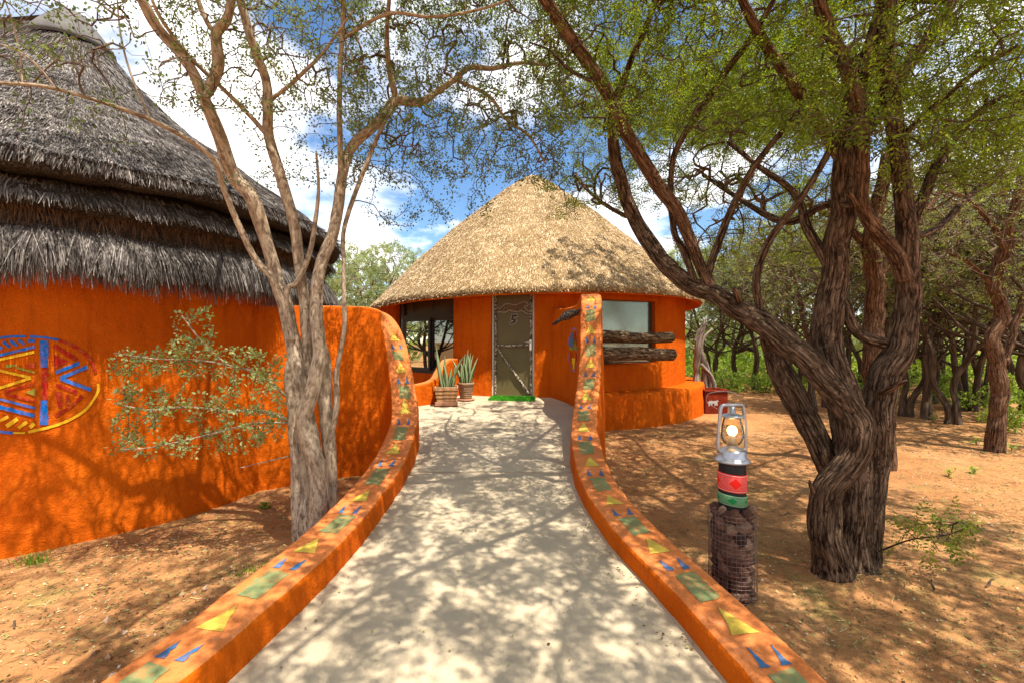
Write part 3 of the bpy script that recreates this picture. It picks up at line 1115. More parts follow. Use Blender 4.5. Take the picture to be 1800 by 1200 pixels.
def hut_roof():
    th = np.linspace(-np.pi, np.pi, 220, endpoint=False)
    rs = list(np.concatenate((np.array((0.01, 0.05, 0.1, 0.16, 0.23, 0.3)), np.linspace(0.4, 4.42, 60))))
    prof = [(r, roof_z(r)) for r in rs]
    ze = roof_z(4.5)
    prof += [(4.48, ze + 0.01), (4.51, ze - 0.03), (4.515, ze - 0.07), (4.50, ze - 0.115), (4.46, ze - 0.135), (4.3, ze - 0.06), (4.05, ze + 0.08), (3.7, ze + 0.3)]
    Rr = np.array([p[0] for p in prof]); Zz = np.array([p[1] for p in prof])
    A, RR = np.meshgrid(th, Rr, indexing='ij')
    _, ZZ = np.meshgrid(th, Zz, indexing='ij')
    b = hutp(A, RR, ZZ)
    k = 0.035 * fbm(b * 1.3, 3) + 0.018 * fbm(b * 8, 2)
    V = hutp(A, RR + k * 0.5 * np.clip(RR / 0.6, 0, 1), ZZ + k * np.clip(RR / 0.6, 0, 1) + eave_off(A, RR))
    F = grid_faces(len(th), len(prof), wrap_u=True)
    o = link('thatch_roof', fast_mesh('thatch_roof', V.reshape(-1, 3), F[:, ::-1], M['thatch_gold']))
    keep_at(o, hut)
    # reed stubs lying on the thatch
    n = 140000
    r = 4.52 * np.sqrt(rng.random(n))
    r = np.maximum(r, 0.06)
    a = rng.uniform(-np.pi, np.pi, n)
    front = (np.cos(a) > -0.35) | (rng.random(n) < 0.35)
    r, a = r[front], a[front]
    edge = rng.random(len(r)) < 0.07
    r = np.where(edge, rng.uniform(4.44, 4.53, len(r)), r)
    bpt = hutp(a, r, roof_z(r))
    k = 0.035 * fbm(bpt * 1.3, 3) + 0.018 * fbm(bpt * 8, 2)
    pos = hutp(a, r + k * 0.5, roof_z(r) + k + eave_off(a, r)) + np.stack((np.zeros(len(r)), np.zeros(len(r)), np.where(edge, -rng.uniform(0, 0.11, len(r)), 0.004)), -1)
    out = xyz(np.sin(a), -np.cos(a), 0 * a)
    sl = 0.70 + 0.072 * r
    down = unit(out - np.array((0, 0, 1)) * sl[:, None])
    nor = unit(out * sl[:, None] + np.array((0, 0, 1)))
    X = unit(down + nor * rng.uniform(0.0, 0.35, len(r))[:, None] + rng.normal(0, 0.14, (len(r), 3)))
    tv = np.array(((-0.7, -0.5, 0), (0.3, -0.5, 0), (0.3, 0.5, 0), (-0.7, 0.5, 0)), float)
    tf = np.array(((0, 1, 2, 3),))
    sc = np.stack((rng.uniform(0.04, 0.10, len(r)), rng.uniform(0.005, 0.010, len(r)), np.ones(len(r))), -1)
    V, F = scatter(tv, tf, pos, X, unit(nor + rng.normal(0, 0.35, (len(r), 3))), sc)
    s = link('reed_stubs', fast_mesh('reed_stubs', V, F, M['straw_gold'], smooth=False), o)
    s.matrix_parent_inverse = (o.matrix_parent_inverse).inverted() @ Matrix.Identity(4) if False else Matrix.Identity(4)
    tag(s, kind='stuff')
    return o


roof5 = hut_roof()


def soffit():
    """orange plastered underside of the eave with a thin lip"""
    th = np.linspace(-np.pi, np.pi, 220, endpoint=False)
    ze = roof_z(4.5)
    prof = [(4.02, ze + 0.06), (4.25, ze - 0.07), (4.40, ze - 0.135), (4.455, ze - 0.160), (4.475, ze - 0.155), (4.480, ze - 0.135), (4.46, ze - 0.115)]
    A, RR = np.meshgrid(th, [p[0] for p in prof], indexing='ij')
    _, ZZ = np.meshgrid(th, [p[1] for p in prof], indexing='ij')
    b = hutp(A, RR, ZZ)
    V = hutp(A, RR, ZZ + 0.008 * fbm(b * 2.1, 2) + eave_off(A, RR))
    o = link('eave_soffit', fast_mesh('eave_soffit', V.reshape(-1, 3), grid_faces(len(th), len(prof), wrap_u=True), M['orange']))
    keep_at(o, hut)


soffit()


class Plane:
    """a flat frame standing in a wall opening: u along, z up, w towards the viewer"""
    def __init__(self, A, B):
        self.A = np.array((A[0], A[1], 0.0)); B = np.array((B[0], B[1], 0.0))
        self.L = np.linalg.norm(B - self.A)
        self.u = (B - self.A) / self.L
        self.w = np.array((self.u[1], -self.u[0], 0.0))
        self.rot = np.stack((self.u, self.w, np.array((0, 0, 1.0))), -1)

    def pt(self, u, z, w=0.0):
        return self.A + self.u * u + self.w * w + np.array((0, 0, z))

    def box(self, mb, u0, u1, z0, z1, w0, w1, mi=0, bevel=0.0):
        c = self.pt((u0 + u1) / 2, (z0 + z1) / 2, (w0 + w1) / 2)
        return mb.box(c, (u1 - u0, abs(w1 - w0), z1 - z0), self.rot, mi, bevel)

    def from_px(self, x):
        t = (x - 900) / 800.0
        # (A + u*s).x = t * (A + u*s).y
        return (t * self.A[1] - self.A[0]) / (self.u[0] - t * self.u[1])


def glass_mat(name, base, rough, mirror, rcol=(0.9, 0.95, 0.95)):
    m = bpy.data.materials.new(name)
    m.use_nodes = True
    nt = m.node_tree
    b = nt.nodes['Principled BSDF']
    b.inputs['Base Color'].default_value = (*base, 1)
    b.inputs['Roughness'].default_value = rough
    b.inputs['IOR'].default_value = 1.5
    g = nt.nodes.new('ShaderNodeBsdfGlossy')
    g.inputs['Roughness'].default_value = rough
    g.inputs['Color'].default_value = (*rcol, 1)
    n = noise_node(nt, position(nt), 1.1, 2, 0.5)
    bp = nt.nodes.new('ShaderNodeBump')
    bp.inputs['Strength'].default_value = 0.05
    bp.inputs['Distance'].default_value = 0.02
    nt.links.new(n, bp.inputs['Height'])
    nt.links.new(bp.outputs[0], g.inputs['Normal'])
    ms = nt.nodes.new('ShaderNodeMixShader')
    ms.inputs[0].default_value = mirror
    out = nt.nodes['Material Output']
    nt.links.new(b.outputs[0], ms.inputs[1]); nt.links.new(g.outputs[0], ms.inputs[2])
    nt.links.new(ms.outputs[0], out.inputs[0])
    return m


M['glass_mirror'] = glass_mat('reflective_window_glass', (0.008, 0.009, 0.009), 0.01, 0.75)
M['glass_dim'] = glass_mat('dim_window_glass', (0.010, 0.008, 0.006), 0.015, 0.16)
M['glass_brown'] = plain('dark_clerestory_panel', (0.055, 0.035, 0.013), 0.3, 0.5, var=0.3, scale=3)
M['glass_frost'] = glass_mat('frosted_bathroom_glass', (0.125, 0.16, 0.128), 0.14, 0.30, (0.75, 0.9, 0.82))


def left_window():
    A = hutp(WIN_L[0], 4.0, 0)
    B = hutp(WIN_L[1], 4.0, 0)
    pl = Plane(A, B)
    # u runs from the far left corner towards the door
    L = pl.L
    z0, z1 = WIN_L[2], WIN_L[3]
    u_left = max(0.02, float(pl.from_px(713)))
    u_mid = float(pl.from_px(756.5))
    zt = 1.645
    win = MB()
    pl.box(win, u_left - 0.06, L, z0, z0 + 0.05, -0.05, 0.05)
    pl.box(win, u_left - 0.06, L, zt - 0.03, zt + 0.045, -0.05, 0.05)
    pl.box(win, u_left - 0.06, u_left, z0 + 0.05, z1, -0.052, 0.052)
    pl.box(win, L - 0.035, L + 0.02, z0 + 0.05, zt - 0.03, -0.05, 0.05)
    w = win.build('window', M['alu'], smooth=False)
    keep_at(w, hut)

    def sub(name, mat, *a, **k):
        mb = MB(); pl.box(mb, *a, **k)
        o = mb.build(name, mat)
        o.parent = w
        o.matrix_parent_inverse = Matrix.Identity(4)
        return o
    # left sash in front, right sash behind
    for (a, b, off, gm) in ((u_left, u_mid + 0.03, 0.03, 'glass_mirror'), (u_mid - 0.0, L - 0.035, -0.03, 'glass_dim')):
        s = MB()
        pl.box(s, a, b, z0 + 0.05, z0 + 0.115, off - 0.018, off + 0.018)
        pl.box(s, a, b, zt - 0.095, zt - 0.03, off - 0.018, off + 0.018)
        pl.box(s, a, a + 0.055, z0 + 0.115, zt - 0.095, off - 0.018, off + 0.018)
        pl.box(s, b - 0.055, b, z0 + 0.115, zt - 0.095, off - 0.018, off + 0.018)
        so = s.build('sash_frame', M['alu']); so.parent = w; so.matrix_parent_inverse = Matrix.Identity(4)
        sub('pane', M[gm], a + 0.05, b - 0.05, z0 + 0.11, zt - 0.09, off - 0.004, off + 0.004)
    sub('clerestory_panel', M['glass_brown'], u_left, L + 0.05, zt + 0.045, z1, -0.02, 0.0)
    for px in (728, 762):
        u = float(pl.from_px(px))
        mb = MB()
        p0 = pl.pt(u, zt + 0.12, 0.03)
        mb.tube([p0, p0 + np.array((0, 0, 0.6))], 0.012, 8)
        o = mb.build('hanging_rod', M['alu']); o.parent = w; o.matrix_parent_inverse = Matrix.Identity(4)
    # reed-clad post between window and corner
    sub('corner_post', M['alu'], -0.02, u_left - 0.10, z0, z1, -0.06, 0.02)
    mb = MB()
    p0 = pl.pt(u_left - 0.08, z0, 0.03)
    mb.tube([p0, p0 + np.array((0, 0, z1 - z0))], 0.02, 10)
    o = mb.build('steel_post', M['steel'], smooth=True); o.parent = w; o.matrix_parent_inverse = Matrix.Identity(4)
    # dim back of the room so that nothing shines through
    return w


left_window()


def right_window():
    A = hutp(WIN_R[0], 3.98, 0); B = hutp(WIN_R[1], 3.98, 0)
    pl = Plane(A, B)
    mb = MB()
    pl.box(mb, -0.1, pl.L + 0.1, WIN_R[2] - 0.05, WIN_R[3] + 0.05, -0.02, 0.0)
    o = mb.build('frosted_window', M['glass_frost'])
    keep_at(o, hut)
    mb = MB()
    pl.box(mb, -0.1, pl.L + 0.1, WIN_R[2] - 0.03, WIN_R[2] + 0.025, 0.003, 0.03)
    pl.box(mb, pl.L - 0.03, pl.L + 0.03, WIN_R[2] + 0.025, WIN_R[3], 0.003, 0.03)
    f = mb.build('frame', M['alu']); f.parent = o; f.matrix_parent_inverse = Matrix.Identity(4)


right_window()


def bark_tube_mesh(name, pts, rad, segs, mat, amp, f=9, knots=0.0, cap=True, seed=0.0, wob=0.06):
    def disp(co, rad):
        q = co * np.array((f, f, f * 0.13)) + seed
        ridge = 1 - np.abs(vnoise(q)) * 2
        lum = fbm(co * np.array((2.2, 2.2, 1.6)) + seed + 4, 2)
        return amp * (ridge * 0.7 + 0.5 * vnoise(q * 2.3)) + rad[:, None] * wob * 2 * lum
    V, F, co, ln = tube_arrays(pts, rad, segs, disp)
    if cap:
        n = len(V)
        V = np.concatenate((V, [np.asarray(pts[-1])], [np.asarray(pts[0])]))
        co = np.concatenate((co, [[0, 0, co[-1, 2]]], [[0, 0, 0]]))
        j = np.arange(segs); k = (j + 1) % segs
        last = n - segs
        F = np.concatenate((F, np.stack((last + j, last + k, np.full(segs, n), np.full(segs, n)), -1), np.stack((k, j, np.full(segs, n + 1), np.full(segs, n + 1)), -1)))
    return V, F, co


def quads_mesh(name, V, F, co, mat):
    """quads where a repeated last index marks a triangle"""
    tri = F[:, 2] == F[:, 3]
    if not tri.any():
        return fast_mesh(name, V, F, mat, attr={'bark': co})
    me = bpy.data.meshes.new(name)
    me.from_pydata(np.asarray(V, float).tolist(), [], [tuple(f[:3]) if t else tuple(f) for f, t in zip(F.tolist(), tri)])
    at = me.attributes.new('bark', 'FLOAT_VECTOR', 'POINT')
    at.data.foreach_set('vector', np.ascontiguousarray(co, dtype=np.float32).ravel())
    me.materials.append(mat)
    me.polygons.foreach_set('use_smooth', [True] * len(me.polygons))
    me.update()
    return me


def flat_shape(mb, pl, pts, w0, w1, mi=0):
    """extrude an outline given in (u, z) on a plane"""
    n = len(pts)
    V = [pl.pt(u, z, w1) for u, z in pts] + [pl.pt(u, z, w0) for u, z in pts]
    F = [tuple(range(n))]
    for i in range(n):
        k = (i + 1) % n
        F.append((i, k, n + k, n + i)[::-1])
    mb.add(V, F, mi)
    return mb


def spotted_mat():
    m, nt, b = new_mat('spotted_cutout')
    v = nt.nodes.new('ShaderNodeTexVoronoi')
    v.inputs['Scale'].default_value = 42
    nt.links.new(position(nt), v.inputs['Vector'])
    c = ramp_node(nt, v.outputs['Distance'], [(0.34, (0.035, 0.022, 0.014)), (0.44, (0.20, 0.135, 0.075))])
    nt.links.new(c, b.inputs['Base Color'])
    return m


M['spotted'] = spotted_mat()


def pole_mat():
    m, nt, b = new_mat('peeling_white_bark')
    p = position(nt)
    c = ramp_node(nt, noise_node(nt, p, 26, 5, 0.7), [(0.42, (0.035, 0.022, 0.014)), (0.52, (0.30, 0.24, 0.17)), (0.62, (0.68, 0.62, 0.52))])
    nt.links.new(c, b.inputs['Base Color'])
    bump_node(nt, b, noise_node(nt, p, 60, 4, 0.6), 0.6, 0.01)
    return m


M['pole'] = pole_mat()


def build_door():
    A = hutp(DOOR_A[0], 4.02, 0); B = hutp(DOOR_A[1], 4.02, 0)
    pl = Plane(A, B)
    L = pl.L
    z0, z1 = -0.015, 2.12
    mb = MB()
    pl.box(mb, 0.035, L - 0.035, z0 + 0.01, z1, -0.045, 0.0)
    d = mb.build('door', M['door'])
    keep_at(d, hut)

    def sub(mb, name, mat, smooth=False):
        o = mb.build(name, mat, smooth=smooth)
        o.parent = d
        o.matrix_parent_inverse = Matrix.Identity(4)
        return o
    mb = MB()
    pl.box(mb, -0.01, 0.033, z0, z1, -0.08, 0.012)
    pl.box(mb, L - 0.033, L + 0.01, z0, z1, -0.08, 0.012)
    sub(mb, 'door_frame', M['white'])

    def pole(name, a, b, r, seed):
        t = np.linspace(0, 1, 40)[:, None]
        pts = a * (1 - t) + b * t + 0.006 * np.stack([vnoise(xyz(t[:, 0] * 9, seed, q)) for q in (0.5, 5.5, 9.5)], -1)
        rr = r * (1 + 0.22 * vnoise(xyz(t[:, 0] * 14, seed + 3, 0.3)))
        m = MB(); m.tube(pts, rr, 9)
        sub(m, name, M['pole'], True)
    e = 0.022
    pole('bark_pole', pl.pt(0.068, z0 + 0.02, e), pl.pt(0.072, z1 - 0.02, e), 0.026, 1.2)
    pole('bark_pole', pl.pt(L - 0.065, z0 + 0.02, e), pl.pt(L - 0.062, z1 - 0.02, e), 0.026, 2.2)
    pole('bark_pole', pl.pt(0.09, z1 - 0.055, e), pl.pt(L - 0.09, z1 - 0.05, e), 0.024, 3.2)
    pole('bark_pole', pl.pt(0.10, 1.015, e), pl.pt(L - 0.10, 1.02, e), 0.024, 4.2)
    pole('bark_pole', pl.pt(0.09, 0.99, e + 0.004), pl.pt(L - 0.10, 0.06, e + 0.004), 0.026, 5.2)
    # handle on its back plate
    mb = MB()
    pl.box(mb, L - 0.088, L - 0.048, 0.93, 1.13, 0.048, 0.056)
    hp = sub(mb, 'handle_plate', M['steel'])
    mb = MB()
    mb.tube([pl.pt(L - 0.068, 1.08, 0.056), pl.pt(L - 0.068, 1.08, 0.10), pl.pt(L - 0.09, 1.083, 0.108), pl.pt(L - 0.19, 1.09, 0.105)], 0.009, 8)
    sub(mb, 'handle', M['steel'], True)

    # outlines read off the photograph in door units
    def uz(zx, zy):
        px, py = 850 + zx / 5.714, 500 + zy / 5.714
        u = float(pl.from_px(px))
        y = pl.pt(u, 0)[1]
        return u, EYE + (600 - py) / 800 * y
    cat = [(125, 250), (140, 238), (165, 248), (190, 225), (225, 198), (265, 200), (300, 208), (345, 205), (375, 185), (410, 178), (440, 185), (447, 205), (435, 220), (415, 215), (405, 230), (420, 250), (445, 270), (470, 285), (465, 295), (430, 290), (400, 270), (375, 262), (350, 270), (310, 272), (275, 262), (255, 255), (235, 275), (205, 280), (170, 275), (140, 280), (128, 272)]
    five = [(285, 305), (345, 300), (342, 325), (305, 328), (300, 345), (325, 345), (331, 368), (310, 395), (265, 400), (262, 385), (292, 376), (303, 364), (278, 361), (275, 345), (283, 325)]

    def cut(name, pts, grow, mats):
        q = np.array([uz(*p) for p in pts])
        # grow outwards along vertex normals for the pale rim
        t = unit(np.roll(q, -1, 0) - np.roll(q, 1, 0))
        nrm = np.stack((t[:, 1], -t[:, 0]), -1)
        area = 0.5 * np.sum(q[:, 0] * np.roll(q[:, 1], -1) - np.roll(q[:, 0], -1) * q[:, 1])
        nrm *= 1 if area > 0 else -1
        o_ = q + nrm * grow
        if area < 0:
            q, o_ = q[::-1], o_[::-1]
        mb = MB(); flat_shape(mb, pl, o_.tolist(), 0.0, 0.010)
        rim = sub(mb, name, mats[0])
        mb = MB(); flat_shape(mb, pl, q.tolist(), 0.0102, 0.014)
        sub(mb, name + '_face', mats[1])
    cut('cheetah_cutout', cat, 0.008, (M['white'], M['spotted']))
    cut('number_five', five, 0.009, (M['white'], plain('dark_number', (0.05, 0.03, 0.02), 0.7, 0.3)))


build_door()

# ------------------------------------------------------------------ the old grey-roofed hut on the left
old = empty('thatched_hut', (OLD_B[0], OLD_B[1], GZ), 'old orange hut with shaggy grey tiered thatch and painted round mural on left', 'hut')
E = unit(np.array((-1.0, 0.10)))            # ridge runs away to the left
NF = np.array((E[1], -E[0])); NF = NF if NF[1] < 0 else -NF
RIDGE = 4.0


def oldp(s, r, z):
    """s < 0: along the straight front; 0..pi: round the end; > pi: along the back"""
    s = np.asarray(s, float); r = np.asarray(r, float)
    s, r, z = np.broadcast_arrays(s, r, np.asarray(z, float))
    ph = np.clip(s, 0, np.pi)
    al = np.where(s < 0, -s, np.where(s > np.pi, s - np.pi, 0.0))
    dx = NF[0] * np.cos(ph) - E[0] * np.sin(ph)
    dy = NF[1] * np.cos(ph) - E[1] * np.sin(ph)
    return np.stack((OLD_B[0] + E[0] * al + dx * r, OLD_B[1] + E[1] * al + dy * r, z), -1)


def old_bulge(p):
    return 0.022 * fbm(p * 1.1 + 6, 2)


def old_r(z):
    return OLD_R + 0.06 * np.clip((0.2 - np.asarray(z)) / 0.8, 0, 1) ** 1.5


def old_wall():
    s = np.concatenate((np.arange(-RIDGE, 0, 0.05), np.arange(0, np.pi, 0.022), np.arange(np.pi, np.pi + RIDGE, 0.12)))
    z = np.arange(GZ - 0.1, 2.3, 0.06)
    S, Z = np.meshgrid(s, z, indexing='ij')
    b = oldp(S, OLD_R, Z)
    V = oldp(S, old_r(Z) + old_bulge(b) + 0.003 * fbm(b * 14, 2), Z)
    o = link('wall', fast_mesh('wall', V.reshape(-1, 3), grid_faces(len(s), len(z)), M['orange']))
    keep_at(o, old)
    return o


old_wall_o = old_wall()


def wall_hit(px, py, off=0.006):
    """where the sight line through a picture point meets the old hut's wall"""
    px, py = np.asarray(px, float), np.asarray(py, float)
    dx, dz = (px - 900) / 800.0, (600 - py) / 800.0
    r = np.full(px.shape, OLD_R + 0.01)
    for _ in range(3):
        a = dx * dx + 1
        b = -2 * (dx * OLD_B[0] + OLD_B[1])
        c = OLD_B[0] ** 2 + OLD_B[1] ** 2 - r * r
        disc = np.maximum(b * b - 4 * a * c, 0)
        y = (-b - np.sqrt(disc)) / (2 * a)
        z = EYE + dz * y
        p = np.stack((dx * y, y, z), -1)
        rel = p[..., :2] - OLD_B
        dirn = unit(rel)
        flat = np.stack((OLD_B[0] + dirn[..., 0] * OLD_R, OLD_B[1] + dirn[..., 1] * OLD_R, z), -1)
        r = old_r(z) + old_bulge(flat) + off
    return np.stack((OLD_B[0] + dirn[..., 0] * r, OLD_B[1] + dirn[..., 1] * r, z), -1)


def mural():
    k = 5.4545
    lay = [0]

    def stroke(pts, w, mat, w1=None):
        pts = catmull(np.array([(x, y, 0) for x, y in pts], float), 14)[:, :2]
        T = unit(np.gradient(pts, axis=0))
        N = np.stack((-T[:, 1], T[:, 0]), -1)
        n = len(pts)
        ww = np.linspace(w, w if w1 is None else w1, n) / 2
        ww = ww * (1 + 0.12 * vnoise(xyz(np.arange(n) * 0.5, len(pts), w)))
        rows = [pts + N * (ww * t)[:, None] for t in np.linspace(-1, 1, 5)]
        G = np.stack(rows, 1)
        lay[0] += 1
        V = wall_hit(G[..., 0] / k, 560 + G[..., 1] / k, 0.006 + 0.0003 * (lay[0] % 12))
        F = grid_faces(n, 5)
        a, b, c = V.reshape(-1, 3)[F[0][:3]]
        if np.dot(np.cross(b - a, c - a), (0.7, -0.7, 0)) < 0:
            F = F[:, ::-1]
        o = link('painted_stroke', fast_mesh('painted_stroke', V.reshape(-1, 3), F, M[mat]))
        keep_at(o, old)
    B_, Y_, R_, G_ = 'm_blue', 'm_yellow', 'm_red', 'm_green'
    stroke([(-240, 255), (-120, 210), (0, 185), (120, 172), (250, 172)], 21, B_)
    stroke([(285, 172), (420, 180), (560, 205)], 21, B_)
    stroke([(420, 210), (424, 330), (424, 465)], 88, B_, 66)
    stroke([(420, 780), (422, 900), (420, 1015)], 64, B_, 82)
    stroke([(432, 470), (430, 620), (428, 775)], 58, R_)
    for a in ([(30, 220), (95, 275)], [(95, 210), (165, 260)], [(175, 205), (235, 245)], [(270, 212), (335, 212)], [(-40, 245), (20, 292)]):
        stroke(a, 28, B_)
    stroke([(-200, 400), (15, 345), (335, 268)], 25, B_)
    stroke([(-200, 440), (5, 390), (330, 318)], 25, Y_)
    stroke([(-60, 482), (5, 497), (296, 565)], 25, Y_)
    stroke([(296, 566), (0, 660), (-120, 690)], 25, Y_)
    stroke([(50, 455), (160, 448)], 34, G_, 20)
    stroke([(160, 468), (330, 515)], 22, G_, 14)
    stroke([(245, 450), (340, 445)], 14, R_, 55)
    stroke([(240, 702), (340, 702)], 8, G_, 74)
    stroke([(40, 700), (330, 620)], 25, R_, 14)
    stroke([(60, 722), (330, 790)], 30, R_, 16)
    stroke([(-120, 745), (0, 770), (335, 855)], 23, B_)
    stroke([(-120, 815), (0, 845), (330, 928)], 37, B_)
    stroke([(80, 935), (0, 975)], 30, Y_)
    stroke([(170, 955), (60, 1030)], 38, Y_)
    stroke([(260, 985), (175, 1045)], 34, Y_)
    stroke([(330, 1000), (285, 1040)], 34, Y_)
    stroke([(-200, 1030), (0, 1080), (120, 1092)], 27, B_)
    stroke([(124, 1092), (240, 1092)], 19, Y_)
    stroke([(270, 1085), (500, 1030), (680, 960), (820, 870), (900, 770), (940, 690), (940, 620)], 26, Y_)
    stroke([(565, 205), (700, 260), (800, 325), (880, 410), (920, 520)], 28, R_)
    stroke([(520, 260), (740, 395)], 38, R_)
    stroke([(515, 410), (650, 408)], 140, R_, 8)
    stroke([(530, 515), (760, 425)], 33, B_)
    stroke([(840, 460), (580, 568)], 35, B_)
    stroke([(580, 572), (870, 680)], 35, B_)
    stroke([(540, 630), (740, 710)], 32, R_)
    stroke([(560, 700), (580, 850)], 62, R_, 40)
    stroke([(645, 725), (650, 820)], 34, R_)
    stroke([(530, 930), (700, 830)], 34, R_, 20)
    stroke([(790, 735), (690, 840)], 34, R_, 16)


mural()

PR = np.array([(0.02, 5.30), (0.2, 5.17), (0.52, 4.74), (1.02, 4.18), (1.94, 3.50), (2.7, 2.96), (3.22, 2.58)])


def old_roof():
    s = np.concatenate((np.arange(-RIDGE, 0, 0.08), np.arange(0, np.pi, 0.022), np.arange(np.pi, np.pi + RIDGE, 0.16)))

    def layer(name, prof, parent, mat, amp=0.03, s=s):
        prof = np.array(prof, float)
        seg = [np.linspace(prof[i], prof[i + 1], max(2, int(np.linalg.norm(prof[i + 1] - prof[i]) / 0.07)), endpoint=False) for i in range(len(prof) - 1)]
        q = np.concatenate(seg + [prof[-1:]])
        S, RR = np.meshgrid(s, q[:, 0], indexing='ij')
        _, ZZ = np.meshgrid(s, q[:, 1], indexing='ij')
        b = oldp(S, RR, ZZ)
        k = amp * fbm(b * 1.6, 3) + amp * 0.6 * fbm(b * 7, 2)
        V = oldp(S, RR + k * 0.6 * np.clip(RR / 0.5, 0, 1), ZZ + k * np.clip(RR / 0.5, 0.2, 1))
        o = link(name, fast_mesh(name, V.reshape(-1, 3), grid_faces(len(s), len(q))[:, ::-1], mat))
        if parent is old:
            keep_at(o, old)
        return o
    z_edge = 2.58
    main = layer('thatch_roof', list(map(tuple, PR)) + [(3.27, z_edge - 0.08), (3.24, z_edge - 0.17), (3.1, z_edge - 0.17), (2.95, z_edge - 0.12)], old, M['thatch_grey'])
    tier2 = layer('thatch_tier', [(2.85, 2.50), (3.0, 2.38), (3.11, 2.29), (3.13, 2.20), (3.06, 2.16), (2.92, 2.18)], old, M['thatch_grey'])
    tier3 = layer('thatch_tier', [(2.94, 2.42), (2.96, 2.26), (2.99, 2.12), (3.06, 1.99), (3.10, 1.84), (3.05, 1.78), (2.92, 1.82)], old, M['thatch_grey'])
    cap = layer('ridge_cap', [(0.0, 5.40), (0.14, 5.36), (0.3, 5.16), (0.42, 4.99), (0.44, 4.93), (0.42, 4.90)], old, M['cement'], 0.008, s[s > -0.12])

    # grass stems lying over the thatch
    def stems(n, rz_fn, ln, wd, lift, droop, parent, name, mat, s_lo=-RIDGE, s_hi=np.pi * 0.95, clump=0.0):
        arc = rng.uniform(0, 1, n)
        t = rng.random(n)
        tot_str = -s_lo * 1.0
        wgt = tot_str / (tot_str + s_hi * 2.2)
        ss = np.where(rng.random(n) < wgt, s_lo * rng.random(n), s_hi * rng.random(n))
        r, z, dr, dz = rz_fn(t)
        b = oldp(ss, r, z)
        k = 0.03 * fbm(b * 1.6, 3) + 0.018 * fbm(b * 7, 2)
        pos = oldp(ss, r + k * 0.6 + lift * rng.random(n), z + k + 0.004)
        outv = unit(oldp(ss, r + 1, z) - oldp(ss, r, z))
        down = unit(outv * dr[:, None] + np.array((0, 0, 1)) * dz[:, None])
        nor = unit(np.cross(np.cross(down, outv * dz[:, None] * -1 + np.array((0, 0, 1)) * dr[:, None]), down))
        nor = unit(outv * -dz[:, None] + np.array((0, 0, 1)) * dr[:, None])
        side = np.cross(down, nor)
        cl = fbm(b * 3.5 + 2, 2)
        X = unit(down + nor * rng.uniform(0.0, 0.12, n)[:, None] + side * (rng.normal(0, 0.16, n) + clump * cl)[:, None])
        L = rng.uniform(*ln, n) * (1 + 0.5 * clump * cl)
        W = rng.uniform(*wd, n)
        p0 = pos
        p1 = pos + X * (L * 0.5)[:, None]
        p2 = p1 + unit(X + np.array((0, 0, -1)) * droop + rng.normal(0, 0.08, (n, 3))) * (L * 0.5)[:, None]
        sd = unit(np.cross(X, nor + rng.normal(0, 0.3, (n, 3))))
        if droop < 0.2:
            V = np.stack((p0 - sd * W[:, None] / 2, p0 + sd * W[:, None] / 2, p2 + sd * W[:, None] * 0.3, p2 - sd * W[:, None] * 0.3), 1).reshape(-1, 3)
            o = link(name, fast_mesh(name, V, np.arange(4 * n).reshape(-1, 4), mat, smooth=False), parent)
            o.matrix_parent_inverse = Matrix.Identity(4)
            return tag(o, kind='stuff')
        V = np.stack((p0 - sd * W[:, None] / 2, p0 + sd * W[:, None] / 2, p1 + sd * W[:, None] / 2, p1 - sd * W[:, None] / 2, p2 + sd * W[:, None] * 0.2, p2 - sd * W[:, None] * 0.2), 1).reshape(-1, 3)
        tf = np.array(((0, 1, 2, 3), (3, 2, 4, 5)))
        F = (tf[None] + (np.arange(n) * 6)[:, None, None]).reshape(-1, 4)
        o = link(name, fast_mesh(name, V, F, mat, smooth=False), parent)
        o.matrix_parent_inverse = Matrix.Identity(4)
        return tag(o, kind='stuff')

    def on_main(t):
        q = np.sqrt(t) * 0.985 + 0.015
        r = q * 3.24
        z = np.interp(r, PR[:, 0], PR[:, 1])
        sl = (np.interp(r + 0.05, PR[:, 0], PR[:, 1]) - np.interp(r - 0.05, PR[:, 0], PR[:, 1])) / 0.1
        dr = 1 / np.sqrt(1 + sl ** 2)
        return r, z, dr, sl * dr

    def band(r0, z0, r1, z1, down):
        def fn(t):
            r = r0 + (r1 - r0) * t; z = z0 + (z1 - z0) * t
            d = unit(np.array((r1 - r0, (z1 - z0) * down)))
            return r, z, np.full(len(t), d[0]), np.full(len(t), d[1])
        return fn
    stems(90000, on_main, (0.05, 0.13), (0.004, 0.009), 0.01, 0.12, main, 'grass_stems', M['straw_grey'], clump=0.25)
    stems(9000, band(3.2, 2.60, 3.27, 2.50, 1.4), (0.05, 0.11), (0.004, 0.008), 0.01, 0.3, main, 'edge_stems', M['straw_grey'], clump=0.3)
    stems(16000, band(2.95, 2.42, 3.11, 2.27, 1.2), (0.10, 0.20), (0.004, 0.009), 0.015, 0.3, tier2, 'grass_stems', M['straw_grey'], clump=0.4)
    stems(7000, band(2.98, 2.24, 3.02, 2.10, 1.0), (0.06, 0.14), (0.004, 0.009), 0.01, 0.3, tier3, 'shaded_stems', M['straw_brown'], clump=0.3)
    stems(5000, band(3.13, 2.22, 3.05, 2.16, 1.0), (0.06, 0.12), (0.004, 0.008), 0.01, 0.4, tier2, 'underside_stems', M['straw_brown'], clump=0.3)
    stems(26000, band(2.94, 2.10, 3.08, 1.96, 1.6), (0.24, 0.46), (0.004, 0.009), 0.02, 0.75, tier3, 'fringe_stems', M['straw_grey'], clump=0.5)
    stems(18000, band(3.06, 1.96, 3.10, 1.82, 2.0), (0.18, 0.38), (0.003, 0.008), 0.03, 0.9, tier3, 'hanging_stems', M['straw_grey'], clump=0.6)


